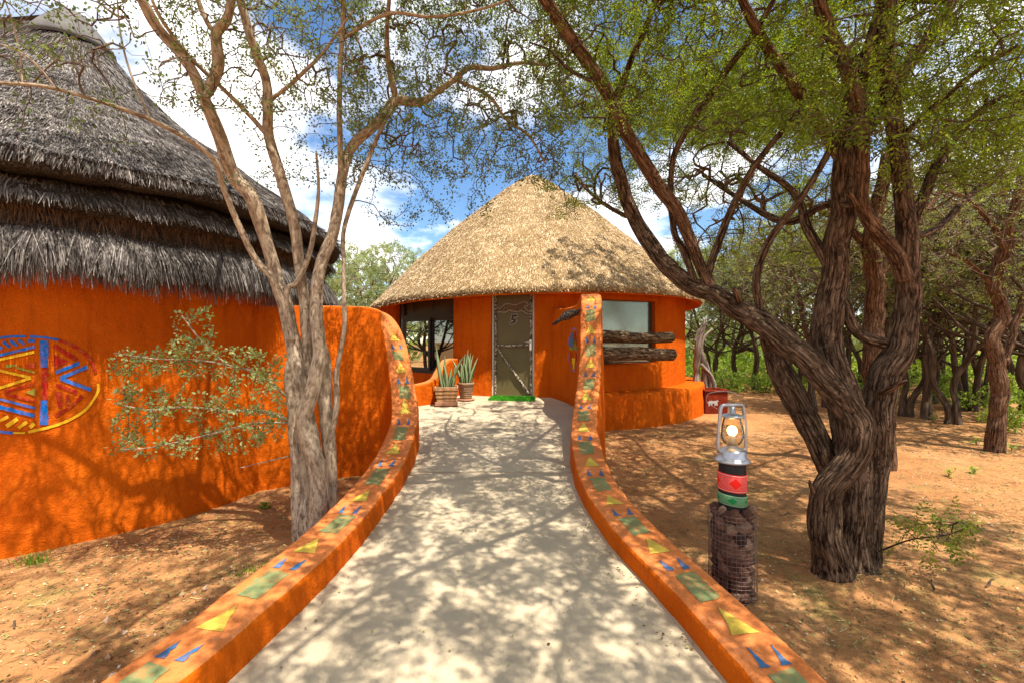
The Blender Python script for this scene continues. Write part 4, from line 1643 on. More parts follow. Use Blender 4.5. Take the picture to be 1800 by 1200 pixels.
old_roof()

# ------------------------------------------------------------------ trees
def kite_leaf():
    tv = np.array(((0, 0, 0), (0.35, 0.32, 0.05), (0.8, 0.26, 0.04), (1, 0, -0.03), (0.8, -0.26, 0.04), (0.35, -0.32, 0.05)), float)
    return tv, np.array(((0, 3, 2, 1), (0, 5, 4, 3)))


def feather_leaf(pairs=4):
    V, F = [], []
    for i in range(pairs):
        x = 0.18 + 0.78 * i / (pairs - 1)
        ln = 0.42 * (1 - 0.45 * abs(2 * i / (pairs - 1) - 0.9) ** 1.5)
        for s in (-1, 1):
            b = len(V)
            a = np.array((0.55, s * 0.83, 0.0))
            n = np.array((-a[1], a[0], 0)) * s
            w = 0.062
            p0 = np.array((x, 0, 0)); p1 = p0 + a * ln * 0.55 + np.array((0, 0, 0.03)); p2 = p0 + a * ln + np.array((0, 0, -0.03))
            V += [p0, p1 - n * w, p2, p1 + n * w]
            F.append((b, b + 1, b + 2, b + 3) if s < 0 else (b, b + 3, b + 2, b + 1))
    return np.array(V), np.array(F)


KITE = kite_leaf()
KITE1 = (np.array(((0, 0, 0), (0.55, 0.33, 0.05), (1, 0, 0), (0.55, -0.33, 0.05)), float), np.array(((0, 3, 2, 1),)))


def tri_spray():
    V, F = [], []
    for a in (-0.75, 0.0, 0.75):
        b = len(V)
        d = np.array((math.cos(a), math.sin(a), 0)); n = np.array((-d[1], d[0], 0))
        V += [d * 0.1, d * 0.6 - n * 0.13, d, d * 0.6 + n * 0.13]
        F.append((b, b + 1, b + 2, b + 3))
    return np.array(V), np.array(F)


TRI = tri_spray()
FEATHER = feather_leaf(4)
FEATHER3 = feather_leaf(3)


class Tree:
    def __init__(self, name, label, base, bark, group=None, cat='tree', res=1.0):
        self.res = res
        self.thin = 0.74 if bark is M['bark_pale'] else 0.82
        self.root = empty(name, base, label, cat, group)
        self.bark = bark
        self.nodes, self.dirs = [], []
        self.k = 0

    def limb(self, pts, part='limb', attach=True, amp=None, wob=0.07, bark=None, fur=9):
        q = np.array([np.concatenate((P(x, y, d), [w / 2 / 800.0 * d * self.thin])) for x, y, d, w in pts])
        return self.limb3(q, part, attach, amp, wob, bark, fur)

    def limb3(self, q, part='limb', attach=True, amp=None, wob=0.07, bark=None, fur=9):
        q = np.asarray(q, float)
        rm = q[:, 3].max()
        step = float(np.clip(rm * 0.25, 0.016, 0.045)) / self.res
        c = catmull(q, step)
        pts, rad = c[:, :3], np.maximum(c[:, 3], 0.002)
        self.k += 1
        jit = np.stack([vnoise(xyz(np.arange(len(pts)) * step * 5, self.k * 3.1, a)) for a in (0.5, 7.5, 15.5)], -1)
        pts = pts + jit * rad[:, None] * 0.25
        segs = int(np.clip(rm * 480 * self.res, 6, 66))
        a = amp if amp is not None else min(0.014, rm * (0.05 if self.bark is M['bark_pale'] else 0.10))
        V, F, co = bark_tube_mesh(part, pts, rad, segs, None, a, np.clip(2.6 / max(rm, 0.02), 24, 60), seed=self.k * 7.7, wob=wob)
        o = link(part, quads_mesh(part, V, F, co, bark or self.bark))
        keep_at(o, self.root)
        if attach:
            st = max(1, int(0.09 / step))
            T = unit(np.gradient(pts, axis=0))
            i0 = 0 if attach is True else int(len(pts) * attach)
            self.nodes.append(pts[i0::st]); self.dirs.append(T[i0::st])
        return o

    def grow(self, att, step=0.085, jitter=0.018, curl=0.35, droop=0.0, r_tip=0.0012, power=0.45, r_max=0.016, seed=1):
        g = np.random.default_rng(seed)
        base = np.concatenate(self.nodes); bd = np.concatenate(self.dirs)
        att = np.asarray(att)
        d0 = np.array([np.min(np.sum((base - p) ** 2, 1)) for p in att])
        att = att[np.argsort(d0)]
        cap = len(base) + len(att) * 16
        N = np.zeros((cap, 3)); D = np.zeros((cap, 3)); par = np.full(cap, -1)
        n = len(base); nb = n
        N[:n] = base; D[:n] = bd
        for p in att:
            dv = N[:n] - p
            d2 = np.einsum('ij,ij->i', dv, dv)
            i = int(np.argmin(d2))
            L = math.sqrt(d2[i])
            if L < 0.05:
                continue
            k = min(14, max(1, int(round(L / step))))
            c = N[i] + D[i] * L * curl + (p - N[i]) * 0.3 + np.array((0, 0, 0.12 * L))
            t = (np.arange(1, k + 1) / k)[:, None]
            pts = (1 - t) ** 2 * N[i] + 2 * t * (1 - t) * c + t ** 2 * p
            pts[:-1] += g.normal(0, jitter, (k - 1, 3))
            pts[:, 2] -= droop * (t[:, 0] ** 2) * L
            if n + k > cap:
                break
            prev = np.concatenate((N[i][None], pts[:-1]))
            N[n:n + k] = pts
            D[n:n + k] = unit(pts - prev)
            par[n] = i
            par[n + 1:n + k] = np.arange(n, n + k - 1)
            n += k
        N, D, par = N[:n], D[:n], par[:n]
        cnt = np.ones(n)
        for j in range(n - 1, nb - 1, -1):
            if par[j] >= nb:
                cnt[par[j]] += cnt[j]
        r = np.minimum(r_tip * cnt ** power, r_max)
        self.N, self.D, self.cnt, self.r, self.nb, self.par = N, D, cnt, r, nb, par
        return self

    def twigs(self, mat, name='twigs'):
        i = np.arange(self.nb, len(self.N))
        pr = self.par[i]
        r0 = np.where(pr >= self.nb, self.r[pr], self.r[i] * 1.15)
        V1, F1 = prisms(self.N[pr], self.N[i], np.minimum(r0, self.r[i] * 1.5), self.r[i], 4)
        o = link(name, fast_mesh(name, V1, F1, mat))
        keep_at(o, self.root)
        return tag(o, kind='stuff')

    def leaves(self, mat, template, per, size, spread, thick=9, up=0.6, along=0.4, keep=None, name='foliage', seed=3, narrow=None):
        g = np.random.default_rng(seed)
        i = np.arange(self.nb, len(self.N))
        i = i[self.cnt[i] <= thick]
        if keep is not None:
            i = i[keep(self.N[i], g)]
        j = np.repeat(i, per)
        n = len(j)
        pr = self.par[j]
        t = g.random(n)[:, None]
        pos = self.N[pr] * t + self.N[j] * (1 - t)
        d = unit(g.normal(0, 1, (n, 3)) + self.D[j] * along + np.array((0, 0, 0.15)))
        pos = pos + d * (spread * g.random(n))[:, None]
        Z = unit(g.normal(0, 1, (n, 3)) * (1 - up) + np.array((0, 0, 1)) * up)
        s = g.uniform(size[0], size[1], n)
        V, F = scatter(template[0], template[1], pos, d, Z, s)
        o = link(name, fast_mesh(name, V, F, mat, smooth=False))
        keep_at(o, self.root)
        return tag(o, kind='stuff')


def pxbox(n, x0, x1, y0, y1, d0, d1, g, keep=None):
    x, y, d = g.uniform(x0, x1, n), g.uniform(y0, y1, n), g.uniform(d0, d1, n)
    q = np.stack(((x - 900) / 800 * d, d, EYE + (600 - y) / 800 * d), -1)
    if keep is not None:
        q = q[keep(x, y)]
    return q


def blob(n, c, r, g):
    q = unit(g.normal(0, 1, (n, 3))) * g.random((n, 1)) ** (1 / 2.4)
    return np.array(c) + q * np.array(r)


# --- left tree: pale grey, many stems, small round leaves
def left_tree():
    g = np.random.default_rng(5)
    t = Tree('acacia_tree', 'pale-barked multi-stemmed tree with twisted trunk behind the left kerb', LT_BASE, M['bark_pale'])
    t.limb([(545, 1000, 3.7, 76), (545, 900, 3.7, 60), (540, 820, 3.7, 54), (538, 760, 3.7, 52), (530, 700, 3.72, 42), (520, 640, 3.74, 35), (507, 565, 3.78, 32), (490, 500, 3.8, 30), (470, 430, 3.75, 29), (440, 345, 3.65, 29), (410, 310, 3.6, 28), (383, 233, 3.45, 28), (353, 160, 3.3, 26), (320, 100, 3.2, 24), (277, 50, 3.05, 22), (250, 0, 2.95, 20), (215, -70, 2.85, 15)], 'trunk', attach=0.6)
    t.limb([(556, 1000, 3.62, 52), (562, 880, 3.6, 44), (553, 800, 3.58, 40), (536, 735, 3.58, 36), (551, 680, 3.6, 34), (560, 620, 3.62, 30), (553, 550, 3.65, 29), (560, 483, 3.7, 27), (583, 417, 3.75, 26), (596, 350, 3.8, 24), (607, 283, 3.85, 22), (625, 250, 3.88, 22), (650, 228, 3.9, 22), (677, 200, 3.95, 22), (697, 178, 3.98, 22), (740, 180, 4.0, 18), (767, 163, 4.0, 15), (800, 140, 4.0, 13), (827, 120, 4.0, 12), (867, 120, 4.0, 11), (917, 110, 4.0, 9), (960, 115, 4.0, 7)], 'stem', attach=0.45)
    t.limb([(576, 990, 3.75, 40), (582, 880, 3.75, 32), (579, 800, 3.75, 30), (573, 720, 3.76, 30), (572, 650, 3.78, 29), (564, 600, 3.8, 18)], 'stem', attach=False)
    t.limb([(525, 980, 3.66, 30), (522, 880, 3.64, 26), (520, 800, 3.63, 24), (514, 730, 3.66, 22), (508, 660, 3.7, 20), (515, 610, 3.74, 16)], 'stem', attach=False)
    t.limb([(545, 660, 3.75, 26), (538, 560, 3.78, 26), (528, 480, 3.8, 24), (517, 397, 3.8, 24), (493, 310, 3.75, 23), (473, 240, 3.7, 22), (470, 187, 3.6, 22), (467, 140, 3.55, 20), (443, 73, 3.4, 19), (423, 0, 3.3, 18), (405, -70, 3.2, 14)], 'stem', attach=0.5)
    for L in ([(466, 234, 3.68, 12), (433, 197, 3.6, 11), (385, 150, 3.4, 10), (333, 100, 3.2, 9), (283, 33, 3.0, 8), (260, -20, 2.9, 6)],
              [(360, 175, 3.32, 20), (372, 150, 3.3, 22), (383, 110, 3.25, 24), (380, 60, 3.2, 22), (400, 33, 3.15, 20), (412, -30, 3.1, 16)],
              [(380, 60, 3.2, 12), (366, 43, 3.15, 12), (347, 0, 3.1, 11), (335, -50, 3.0, 8)],
              [(697, 178, 3.98, 16), (690, 147, 3.9, 15), (683, 110, 3.8, 13), (680, 67, 3.7, 11), (684, 0, 3.5, 9), (690, -60, 3.3, 6)],
              [(600, 340, 3.8, 14), (598, 250, 3.75, 13), (597, 170, 3.65, 12), (600, 80, 3.5, 11), (604, 0, 3.4, 10), (608, -60, 3.3, 7)],
              [(575, 790, 3.72, 12), (592, 715, 3.68, 13), (590, 660, 3.68, 12), (600, 610, 3.7, 11), (606, 560, 3.7, 11), (604, 480, 3.75, 10), (606, 400, 3.8, 10), (633, 317, 3.85, 10), (667, 233, 3.9, 9), (690, 190, 3.95, 7)],
              [(515, 600, 3.7, 14), (500, 540, 3.68, 16), (480, 493, 3.65, 15), (450, 457, 3.6, 14), (420, 397, 3.5, 13), (393, 333, 3.4, 12), (377, 283, 3.3, 12), (330, 245, 3.15, 10), (263, 210, 2.95, 10), (200, 187, 2.8, 9), (120, 162, 2.65, 9), (60, 150, 2.55, 8), (-20, 145, 2.4, 7)],
              [(263, 208, 2.95, 6), (230, 130, 2.9, 5), (212, 60, 2.85, 4), (205, -10, 2.8, 3)],
              [(100, 158, 2.62, 6), (60, 110, 2.55, 5), (20, 85, 2.5, 4), (-30, 70, 2.45, 3)],
              [(40, 148, 2.55, 4), (36, 100, 2.55, 4), (22, 40, 2.5, 3), (5, -10, 2.45, 3)],
              [(505, 560, 3.68, 12), (505, 510, 3.68, 12), (522, 497, 3.7, 12), (543, 450, 3.72, 11), (553, 400, 3.74, 10), (560, 330, 3.7, 7), (556, 270, 3.65, 5)],
              [(800, 140, 4.0, 9), (860, 170, 4.1, 8), (890, 210, 4.2, 7), (930, 240, 4.3, 6), (960, 290, 4.4, 4)],
              [(470, 180, 3.6, 10), (520, 140, 3.55, 9), (570, 90, 3.4, 7), (620, 20, 3.3, 5)],
              [(600, 70, 3.5, 9), (680, 25, 3.4, 8), (760, 30, 3.4, 7), (850, 15, 3.4, 6), (920, -10, 3.3, 4)]):
        t.limb(L, 'branch', attach=0.25)
    # low leafy boughs in front of the painted wall
    low = [[(512, 740, 3.66, 9), (460, 722, 3.58, 8), (400, 722, 3.5, 6), (330, 715, 3.45, 5), (260, 720, 3.4, 4), (200, 708, 3.35, 3)],
           [(508, 700, 3.66, 7), (450, 655, 3.58, 6), (400, 640, 3.5, 5), (355, 600, 3.45, 4), (320, 555, 3.42, 3)],
           [(400, 640, 3.5, 4), (340, 632, 3.45, 4), (270, 630, 3.4, 3), (200, 620, 3.36, 3)],
           [(512, 742, 3.66, 7), (440, 745, 3.55, 5), (360, 765, 3.45, 4), (270, 785, 3.38, 3), (215, 790, 3.34, 3)],
           [(512, 800, 3.64, 4), (470, 810, 3.6, 3), (420, 822, 3.55, 2)]]
    for L in low:
        t.limb(L, 'bough', attach=0.15)
    # hidden upper limbs over the path
    up = [[P(250, 0, 2.95), (-2.7, 2.5, 4.1), (-3.1, 2.0, 4.8)], [P(405, -70, 3.2), (-1.9, 2.6, 4.6), (-1.6, 2.0, 5.2)],
          [P(608, -60, 3.3), (-1.0, 2.9, 4.7), (-0.4, 2.4, 5.3)], [P(690, -60, 3.3), (-0.4, 3.2, 4.7), (0.4, 3.3, 5.2)],
          [P(412, -30, 3.1), (-2.1, 3.6, 4.4), (-2.6, 4.6, 4.9)]]
    for L in up:
        q = np.array([list(p) + [r] for p, r in zip(L, (0.03, 0.02, 0.01))])
        t.limb3(q, 'branch')
    A = [pxbox(1000, 280, 640, -20, 200, 2.9, 4.4, g),
         pxbox(170, -10, 330, -20, 130, 2.3, 3.3, g),
         pxbox(30, 20, 330, 130, 260, 2.5, 3.3, g),
         pxbox(1700, 600, 1010, -10, 230, 3.4, 5.0, g),
         pxbox(640, 620, 1000, 220, 320, 3.9, 5.2, g),
         pxbox(60, 640, 860, 310, 400, 4.0, 4.8, g),
         pxbox(110, 420, 640, 190, 330, 3.4, 4.2, g),
         pxbox(380, 195, 500, 610, 800, 3.30, 3.62, g, lambda x, y: (np.abs(y - 630) < 30 + (x - 200) * 0.05) | (np.abs(y - 720) < 42) | (np.abs(y - (790 - (x - 200) * 0.12)) < 28)),
         pxbox(50, 300, 380, 545, 620, 3.38, 3.5, g),
         blob(1000, (-1.3, 2.8, 4.4), (2.4, 2.0, 0.75), g),
         blob(1000, (-2.5, 2.7, 4.2), (1.4, 1.3, 0.6), g),
         blob(260, (-2.8, 3.6, 4.4), (1.2, 1.2, 0.6), g)]
    t.grow(np.concatenate(A), step=0.075, jitter=0.008, curl=0.22, droop=0.06, seed=8)
    lowmask = lambda p: (p[:, 2] < 1.6) & (p[:, 1] < 3.75) & (p[:, 2] > -0.1)
    t.twigs(M['twig'])
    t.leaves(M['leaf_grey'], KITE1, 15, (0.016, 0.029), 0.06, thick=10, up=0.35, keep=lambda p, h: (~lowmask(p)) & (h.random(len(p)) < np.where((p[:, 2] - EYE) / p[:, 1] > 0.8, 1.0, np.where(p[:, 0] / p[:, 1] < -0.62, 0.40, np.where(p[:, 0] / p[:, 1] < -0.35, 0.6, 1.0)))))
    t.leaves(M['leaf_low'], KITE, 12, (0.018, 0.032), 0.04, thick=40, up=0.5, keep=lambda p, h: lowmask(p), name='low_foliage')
    return t


left_tree()


# --- right tree: thick furrowed bark, feathery leaves
def right_tree():
    g = np.random.default_rng(6)
    base = np.array((RT_BASE[0], RT_BASE[1], GZ))
    t = Tree('acacia_tree', 'gnarled dark furrowed tree with swirling trunk right of the lantern', base, M['bark_dark'])
    t.limb([(1472, 1035, 3.25, 94), (1462, 975, 3.22, 64), (1446, 915, 3.18, 62), (1452, 868, 3.15, 56), (1478, 828, 3.12, 54), (1503, 790, 3.11, 52), (1508, 750, 3.12, 54), (1490, 715, 3.15, 52), (1450, 672, 3.2, 50), (1400, 622, 3.3, 50), (1350, 575, 3.45, 47), (1300, 543, 3.6, 42), (1240, 512, 3.8, 36), (1190, 485, 3.95, 32), (1150, 440, 4.1, 30), (1120, 390, 4.2, 28), (1095, 335, 4.2, 24), (1080, 270, 4.1, 22), (1078, 200, 4.0, 18), (1100, 130, 3.8, 14)], 'trunk', attach=0.62, amp=0.012)
    t.limb([(1502, 1040, 3.32, 112), (1500, 960, 3.32, 72), (1498, 880, 3.32, 66), (1497, 800, 3.34, 62), (1490, 720, 3.4, 64), (1465, 650, 3.45, 60), (1452, 590, 3.5, 58), (1455, 540, 3.5, 54), (1468, 480, 3.5, 50), (1478, 400, 3.45, 48), (1485, 300, 3.4, 42), (1495, 200, 3.3, 36), (1520, 120, 3.2, 28), (1545, 40, 3.1, 24), (1560, -60, 3.0, 18)], 'stem', attach=0.75, amp=0.013)
    t.limb([(1515, 1025, 3.42, 60), (1525, 950, 3.44, 44), (1533, 880, 3.44, 42), (1540, 800, 3.43, 46), (1542, 730, 3.4, 56), (1560, 660, 3.4, 56), (1585, 590, 3.42, 46), (1598, 530, 3.42, 40), (1597, 480, 3.4, 36), (1592, 400, 3.35, 32), (1582, 300, 3.3, 30), (1568, 200, 3.2, 29), (1558, 100, 3.1, 28), (1564, 0, 3.0, 26), (1575, -90, 2.9, 20)], 'stem', attach=0.75, amp=0.012)
    t.limb([(1478, 870, 3.42, 46), (1450, 808, 3.44, 44), (1425, 750, 3.48, 46), (1390, 685, 3.55, 44), (1362, 625, 3.65, 42), (1345, 575, 3.62, 28)], 'stem', attach=False, amp=0.011)
    t.limb([(1592, 492, 3.38, 34), (1568, 440, 3.36, 31), (1535, 395, 3.3, 28), (1514, 350, 3.25, 26), (1517, 300, 3.2, 24), (1512, 190, 3.1, 25), (1487, 117, 3.05, 24), (1460, 60, 3.0, 24), (1440, 0, 2.95, 22), (1420, -70, 2.9, 16)], 'limb', attach=0.5, bark=M['bark_red'])
    t.limb([(1258, 522, 3.75, 24), (1230, 465, 3.8, 24), (1193, 377, 3.75, 26), (1140, 300, 3.65, 27), (1100, 233, 3.55, 27), (1067, 160, 3.4, 26), (1017, 87, 3.25, 24), (957, 0, 3.1, 22), (915, -70, 3.0, 16)], 'limb', attach=0.35, bark=M['bark_red'])
    t.limb([(1482, 290, 3.4, 22), (1460, 247, 3.4, 22), (1417, 183, 3.35, 24), (1367, 110, 3.3, 22), (1327, 50, 3.2, 18), (1295, -20, 3.1, 14)], 'limb', attach=0.3, bark=M['bark_red'])
    t.limb([(1490, 320, 3.45, 26), (1520, 240, 3.5, 26), (1567, 160, 3.5, 26), (1627, 77, 3.5, 24), (1677, 0, 3.5, 20), (1720, -70, 3.5, 14)], 'limb', attach=0.3)
    for L in ([(1337, 552, 3.55, 16), (1330, 493, 3.5, 15), (1343, 443, 3.45, 15), (1370, 397, 3.4, 14), (1417, 337, 3.3, 13), (1457, 267, 3.25, 12), (1483, 217, 3.2, 10)],
              [(1242, 512, 3.8, 16), (1250, 465, 3.75, 16), (1273, 400, 3.7, 15), (1310, 320, 3.6, 14), (1347, 263, 3.5, 12), (1387, 217, 3.4, 10), (1430, 160, 3.3, 7)],
              [(1225, 504, 3.85, 14), (1200, 440, 3.85, 14), (1183, 400, 3.85, 13), (1180, 300, 3.8, 12), (1200, 243, 3.7, 13), (1260, 150, 3.5, 13), (1323, 63, 3.3, 12), (1360, 0, 3.2, 9)],
              [(1600, 470, 3.45, 20), (1605, 400, 3.5, 18), (1630, 327, 3.55, 20), (1660, 267, 3.55, 18), (1700, 217, 3.5, 15), (1750, 177, 3.4, 12), (1810, 160, 3.3, 8)],
              [(1483, 528, 3.5, 24), (1500, 573, 3.45, 24), (1527, 597, 3.42, 24), (1555, 605, 3.4, 24)],
              [(1080, 195, 3.95, 14), (1105, 120, 3.8, 13), (1130, 60, 3.6, 12), (1155, 0, 3.4, 10)],
              [(1040, 143, 3.33, 8), (1000, 123, 3.3, 7), (967, 90, 3.3, 6), (930, 75, 3.35, 4)],
              [(1115, 385, 4.2, 10), (1090, 375, 4.4, 9), (1050, 350, 4.6, 7), (1010, 310, 4.8, 5)],
              [(1500, 360, 3.3, 18), (1450, 360, 3.6, 16), (1380, 390, 4.0, 14), (1300, 350, 4.4, 10), (1240, 310, 4.7, 7)],
              [(1465, 480, 3.5, 22), (1420, 405, 3.6, 18), (1395, 340, 3.7, 14), (1330, 290, 3.9, 10), (1280, 250, 4.1, 7)],
              [(1575, 250, 3.25, 12), (1640, 190, 3.1, 11), (1710, 130, 2.9, 9), (1790, 80, 2.7, 6)],
              [(1590, 420, 3.4, 14), (1650, 400, 3.8, 12), (1720, 330, 4.2, 9), (1790, 290, 4.6, 6)]):
        t.limb(L, 'branch', attach=0.25, amp=0.004)
    # snapped stubs
    for L in ([(1505, 362, 3.22, 12), (1494, 343, 3.18, 10), (1490, 336, 3.16, 5)], [(1300, 530, 3.56, 14), (1293, 512, 3.52, 11), (1291, 506, 3.51, 8)], [(1550, 690, 3.3, 14), (1580, 674, 3.22, 11), (1594, 668, 3.18, 6)], [(1430, 866, 3.1, 10), (1424, 850, 3.08, 7), (1423, 843, 3.07, 3)]):
        t.limb(L, 'broken_stub', attach=False, bark=M['bark_red'])
    # small feathery shoot at the foot
    shoot = [(1545, 968, 3.3, 4), (1600, 948, 3.2, 3), (1660, 940, 3.1, 3), (1705, 925, 3.0, 2)]
    t.limb(shoot, 'shoot', attach=True, amp=0.0)
    up = [[P(1560, -60, 3.0), (2.4, 2.0, 4.3), (2.0, 0.9, 5.0), (1.8, -0.2, 5.3)], [P(1575, -90, 2.9), (3.2, 2.2, 4.4), (4.2, 1.6, 5.0), (5.0, 0.8, 5.3)],
          [P(915, -70, 3.0), (-0.3, 2.2, 4.1), (-0.6, 1.2, 4.9), (-0.5, 0.2, 5.2)], [P(1420, -70, 2.9), (1.6, 2.0, 4.2), (0.9, 1.0, 4.9), (0.4, -0.2, 5.2)],
          [P(1720, -70, 3.5), (4.2, 3.8, 4.8), (5.2, 4.4, 5.2), (6.2, 5.0, 5.3)], [P(1155, 0, 3.4), (1.6, 4.2, 4.3), (2.2, 5.2, 4.9), (2.6, 6.4, 5.2)],
          [P(1295, -20, 3.1), (1.0, 3.6, 4.3), (0.6, 4.6, 4.9), (0.6, 5.6, 5.2)], [P(1677, 0, 3.5), (3.6, 4.8, 4.7), (3.8, 6.2, 5.1), (3.6, 8.2, 5.4)]]
    for L in up:
        q = np.array([list(p) + [r] for p, r in zip(L, (0.04, 0.028, 0.018, 0.01))])
        t.limb3(q, 'branch')
    A = [pxbox(1500, 950, 1450, -20, 230, 2.9, 5.4, g),
         pxbox(800, 1000, 1420, 200, 360, 4.2, 6.6, g),
         pxbox(1500, 1400, 1810, -20, 260, 2.5, 5.2, g),
         pxbox(550, 1560, 1810, 150, 330, 2.9, 5.0, g),
         pxbox(420, 1180, 1480, 300, 470, 4.6, 6.6, g),
         pxbox(70, 950, 1120, 290, 390, 4.6, 5.6, g),
         blob(1300, (1.6, 1.2, 4.35), (2.9, 2.4, 0.8), g),
         blob(950, (4.0, 2.2, 4.5), (2.4, 2.6, 0.8), g),
         blob(1700, (4.1, 7.3, 4.9), (2.0, 1.3, 0.6), g),
         blob(260, (3.2, 8.4, 5.4), (2.0, 1.4, 0.5), g),
         blob(700, (2.6, 5.4, 4.9), (2.8, 2.2, 0.7), g),
         blob(420, (0.2, 3.6, 4.5), (1.6, 1.8, 0.6), g),
         pxbox(60, 1565, 1715, 905, 970, 2.95, 3.3, g)]
    t.grow(np.concatenate(A), step=0.085, jitter=0.009, curl=0.22, droop=0.07, r_tip=0.0016, seed=9)
    t.twigs(M['twig_dark'])
    dens = lambda p, h: (h.random(len(p)) < 0.85)
    seen = lambda p: (p[:, 2] - EYE) / np.maximum(p[:, 1], 0.3) < 0.80
    t.leaves(M['leaf_feather'], FEATHER, 2, (0.07, 0.14), 0.02, thick=14, up=0.6, along=1.3, keep=lambda p, h: seen(p) & (h.random(len(p)) < 0.72))
    t.leaves(M['leaf_feather'], FEATHER3, 2, (0.04, 0.085), 0.04, thick=14, up=0.5, along=0.6, keep=lambda p, h: seen(p), name='small_foliage', seed=13)
    t.leaves(M['leaf_feather'], TRI, 5, (0.05, 0.10), 0.10, thick=20, up=0.5, keep=lambda p, h: seen(p) & (p[:, 1] > 6.0) & (p[:, 2] > 4.2), name='far_foliage', seed=17)
    t.leaves(M['leaf_feather'], TRI, 10, (0.04, 0.085), 0.13, thick=20, up=0.6, keep=lambda p, h: ~seen(p), name='upper_foliage')
    return t


right_tree()


# --- trees of the wood behind: three kinds, copied with their parts
def wood_tree(seed, name, h, stems, lean, spread, leafm, twigm, n_att, per, bark, leaf_size=(0.07, 0.14)):
    g = np.random.default_rng(seed)
    t = Tree(name, 'x', (0, 0, 0), bark, res=0.4)
    for s in range(stems):
        az = s * 2 * np.pi / stems + g.uniform(-0.5, 0.5)
        off = np.array((math.cos(az), math.sin(az))) * (0.07 if stems > 1 else 0)
        top = np.array((math.cos(az), math.sin(az))) * (0.55 if stems > 1 else 0.15) + np.array((lean, 0))
        zs = np.array((-0.12, 0.35, 0.9, 1.5, 2.1, h * 0.62))
        f = (zs + 0.12) / (h * 0.62)
        q = []
        for i, z in enumerate(zs):
            w = g.normal(0, 0.075, 2) * (0.3 if i < 2 else 1)
            q.append((*(off + top * f[i] ** 1.2 + w), z, (0.090 if stems == 1 else 0.068) * (1.25 if i == 0 else 1) * (1 - 0.55 * f[i])))
        t.limb3(np.array(q), 'trunk' if s == 0 else 'stem', attach=0.55, amp=0.010)
        p = np.array(q)
        for b in range(5):
            k = 2 + b % 3
            st = p[k] * 0.5 + p[k + 1] * 0.5
            a2 = g.uniform(0, 2 * np.pi)
            L = g.uniform(0.9, 1.6) * spread / 2
            e = st[:3] + np.array((math.cos(a2) * L, math.sin(a2) * L, g.uniform(0.5, 1.3)))
            m = (st[:3] + e) / 2 + np.array((0, 0, -0.05)) + g.normal(0, 0.1, 3)
            t.limb3(np.array([(*st[:3], st[3] * 0.55), (*m, st[3] * 0.42), (*e, 0.012)]), 'limb', attach=0.2, amp=0.004)
    A = np.concatenate((blob(n_att, (lean, 0, h * 0.74), (spread, spread, h * 0.24), g), blob(n_att // 4, (lean, 0, h * 0.5), (spread * 0.8, spread * 0.8, h * 0.14), g)))
    t.grow(A, step=0.15, jitter=0.02, curl=0.25, droop=0.05, r_tip=0.0030, r_max=0.03, seed=seed)
    t.twigs(twigm)
    t.leaves(leafm, TRI, per, leaf_size, 0.08, thick=8, up=0.35, seed=seed)
    return t.root


def copy_thing(root, label, loc, rz, sc, group=None):
    r = root.copy(); COL.objects.link(r)
    r.location = loc; r.rotation_euler = (0, 0, rz); r.scale = (sc, sc, sc)
    r['label'] = label
    if group: r['group'] = group
    for ch in list(root.children):
        c = ch.copy(); COL.objects.link(c); c.parent = r
        c.matrix_parent_inverse = ch.matrix_parent_inverse.copy()
        for gch in list(ch.children):
            d = gch.copy(); COL.objects.link(d); d.parent = c
            d.matrix_parent_inverse = gch.matrix_parent_inverse.copy()
    return r


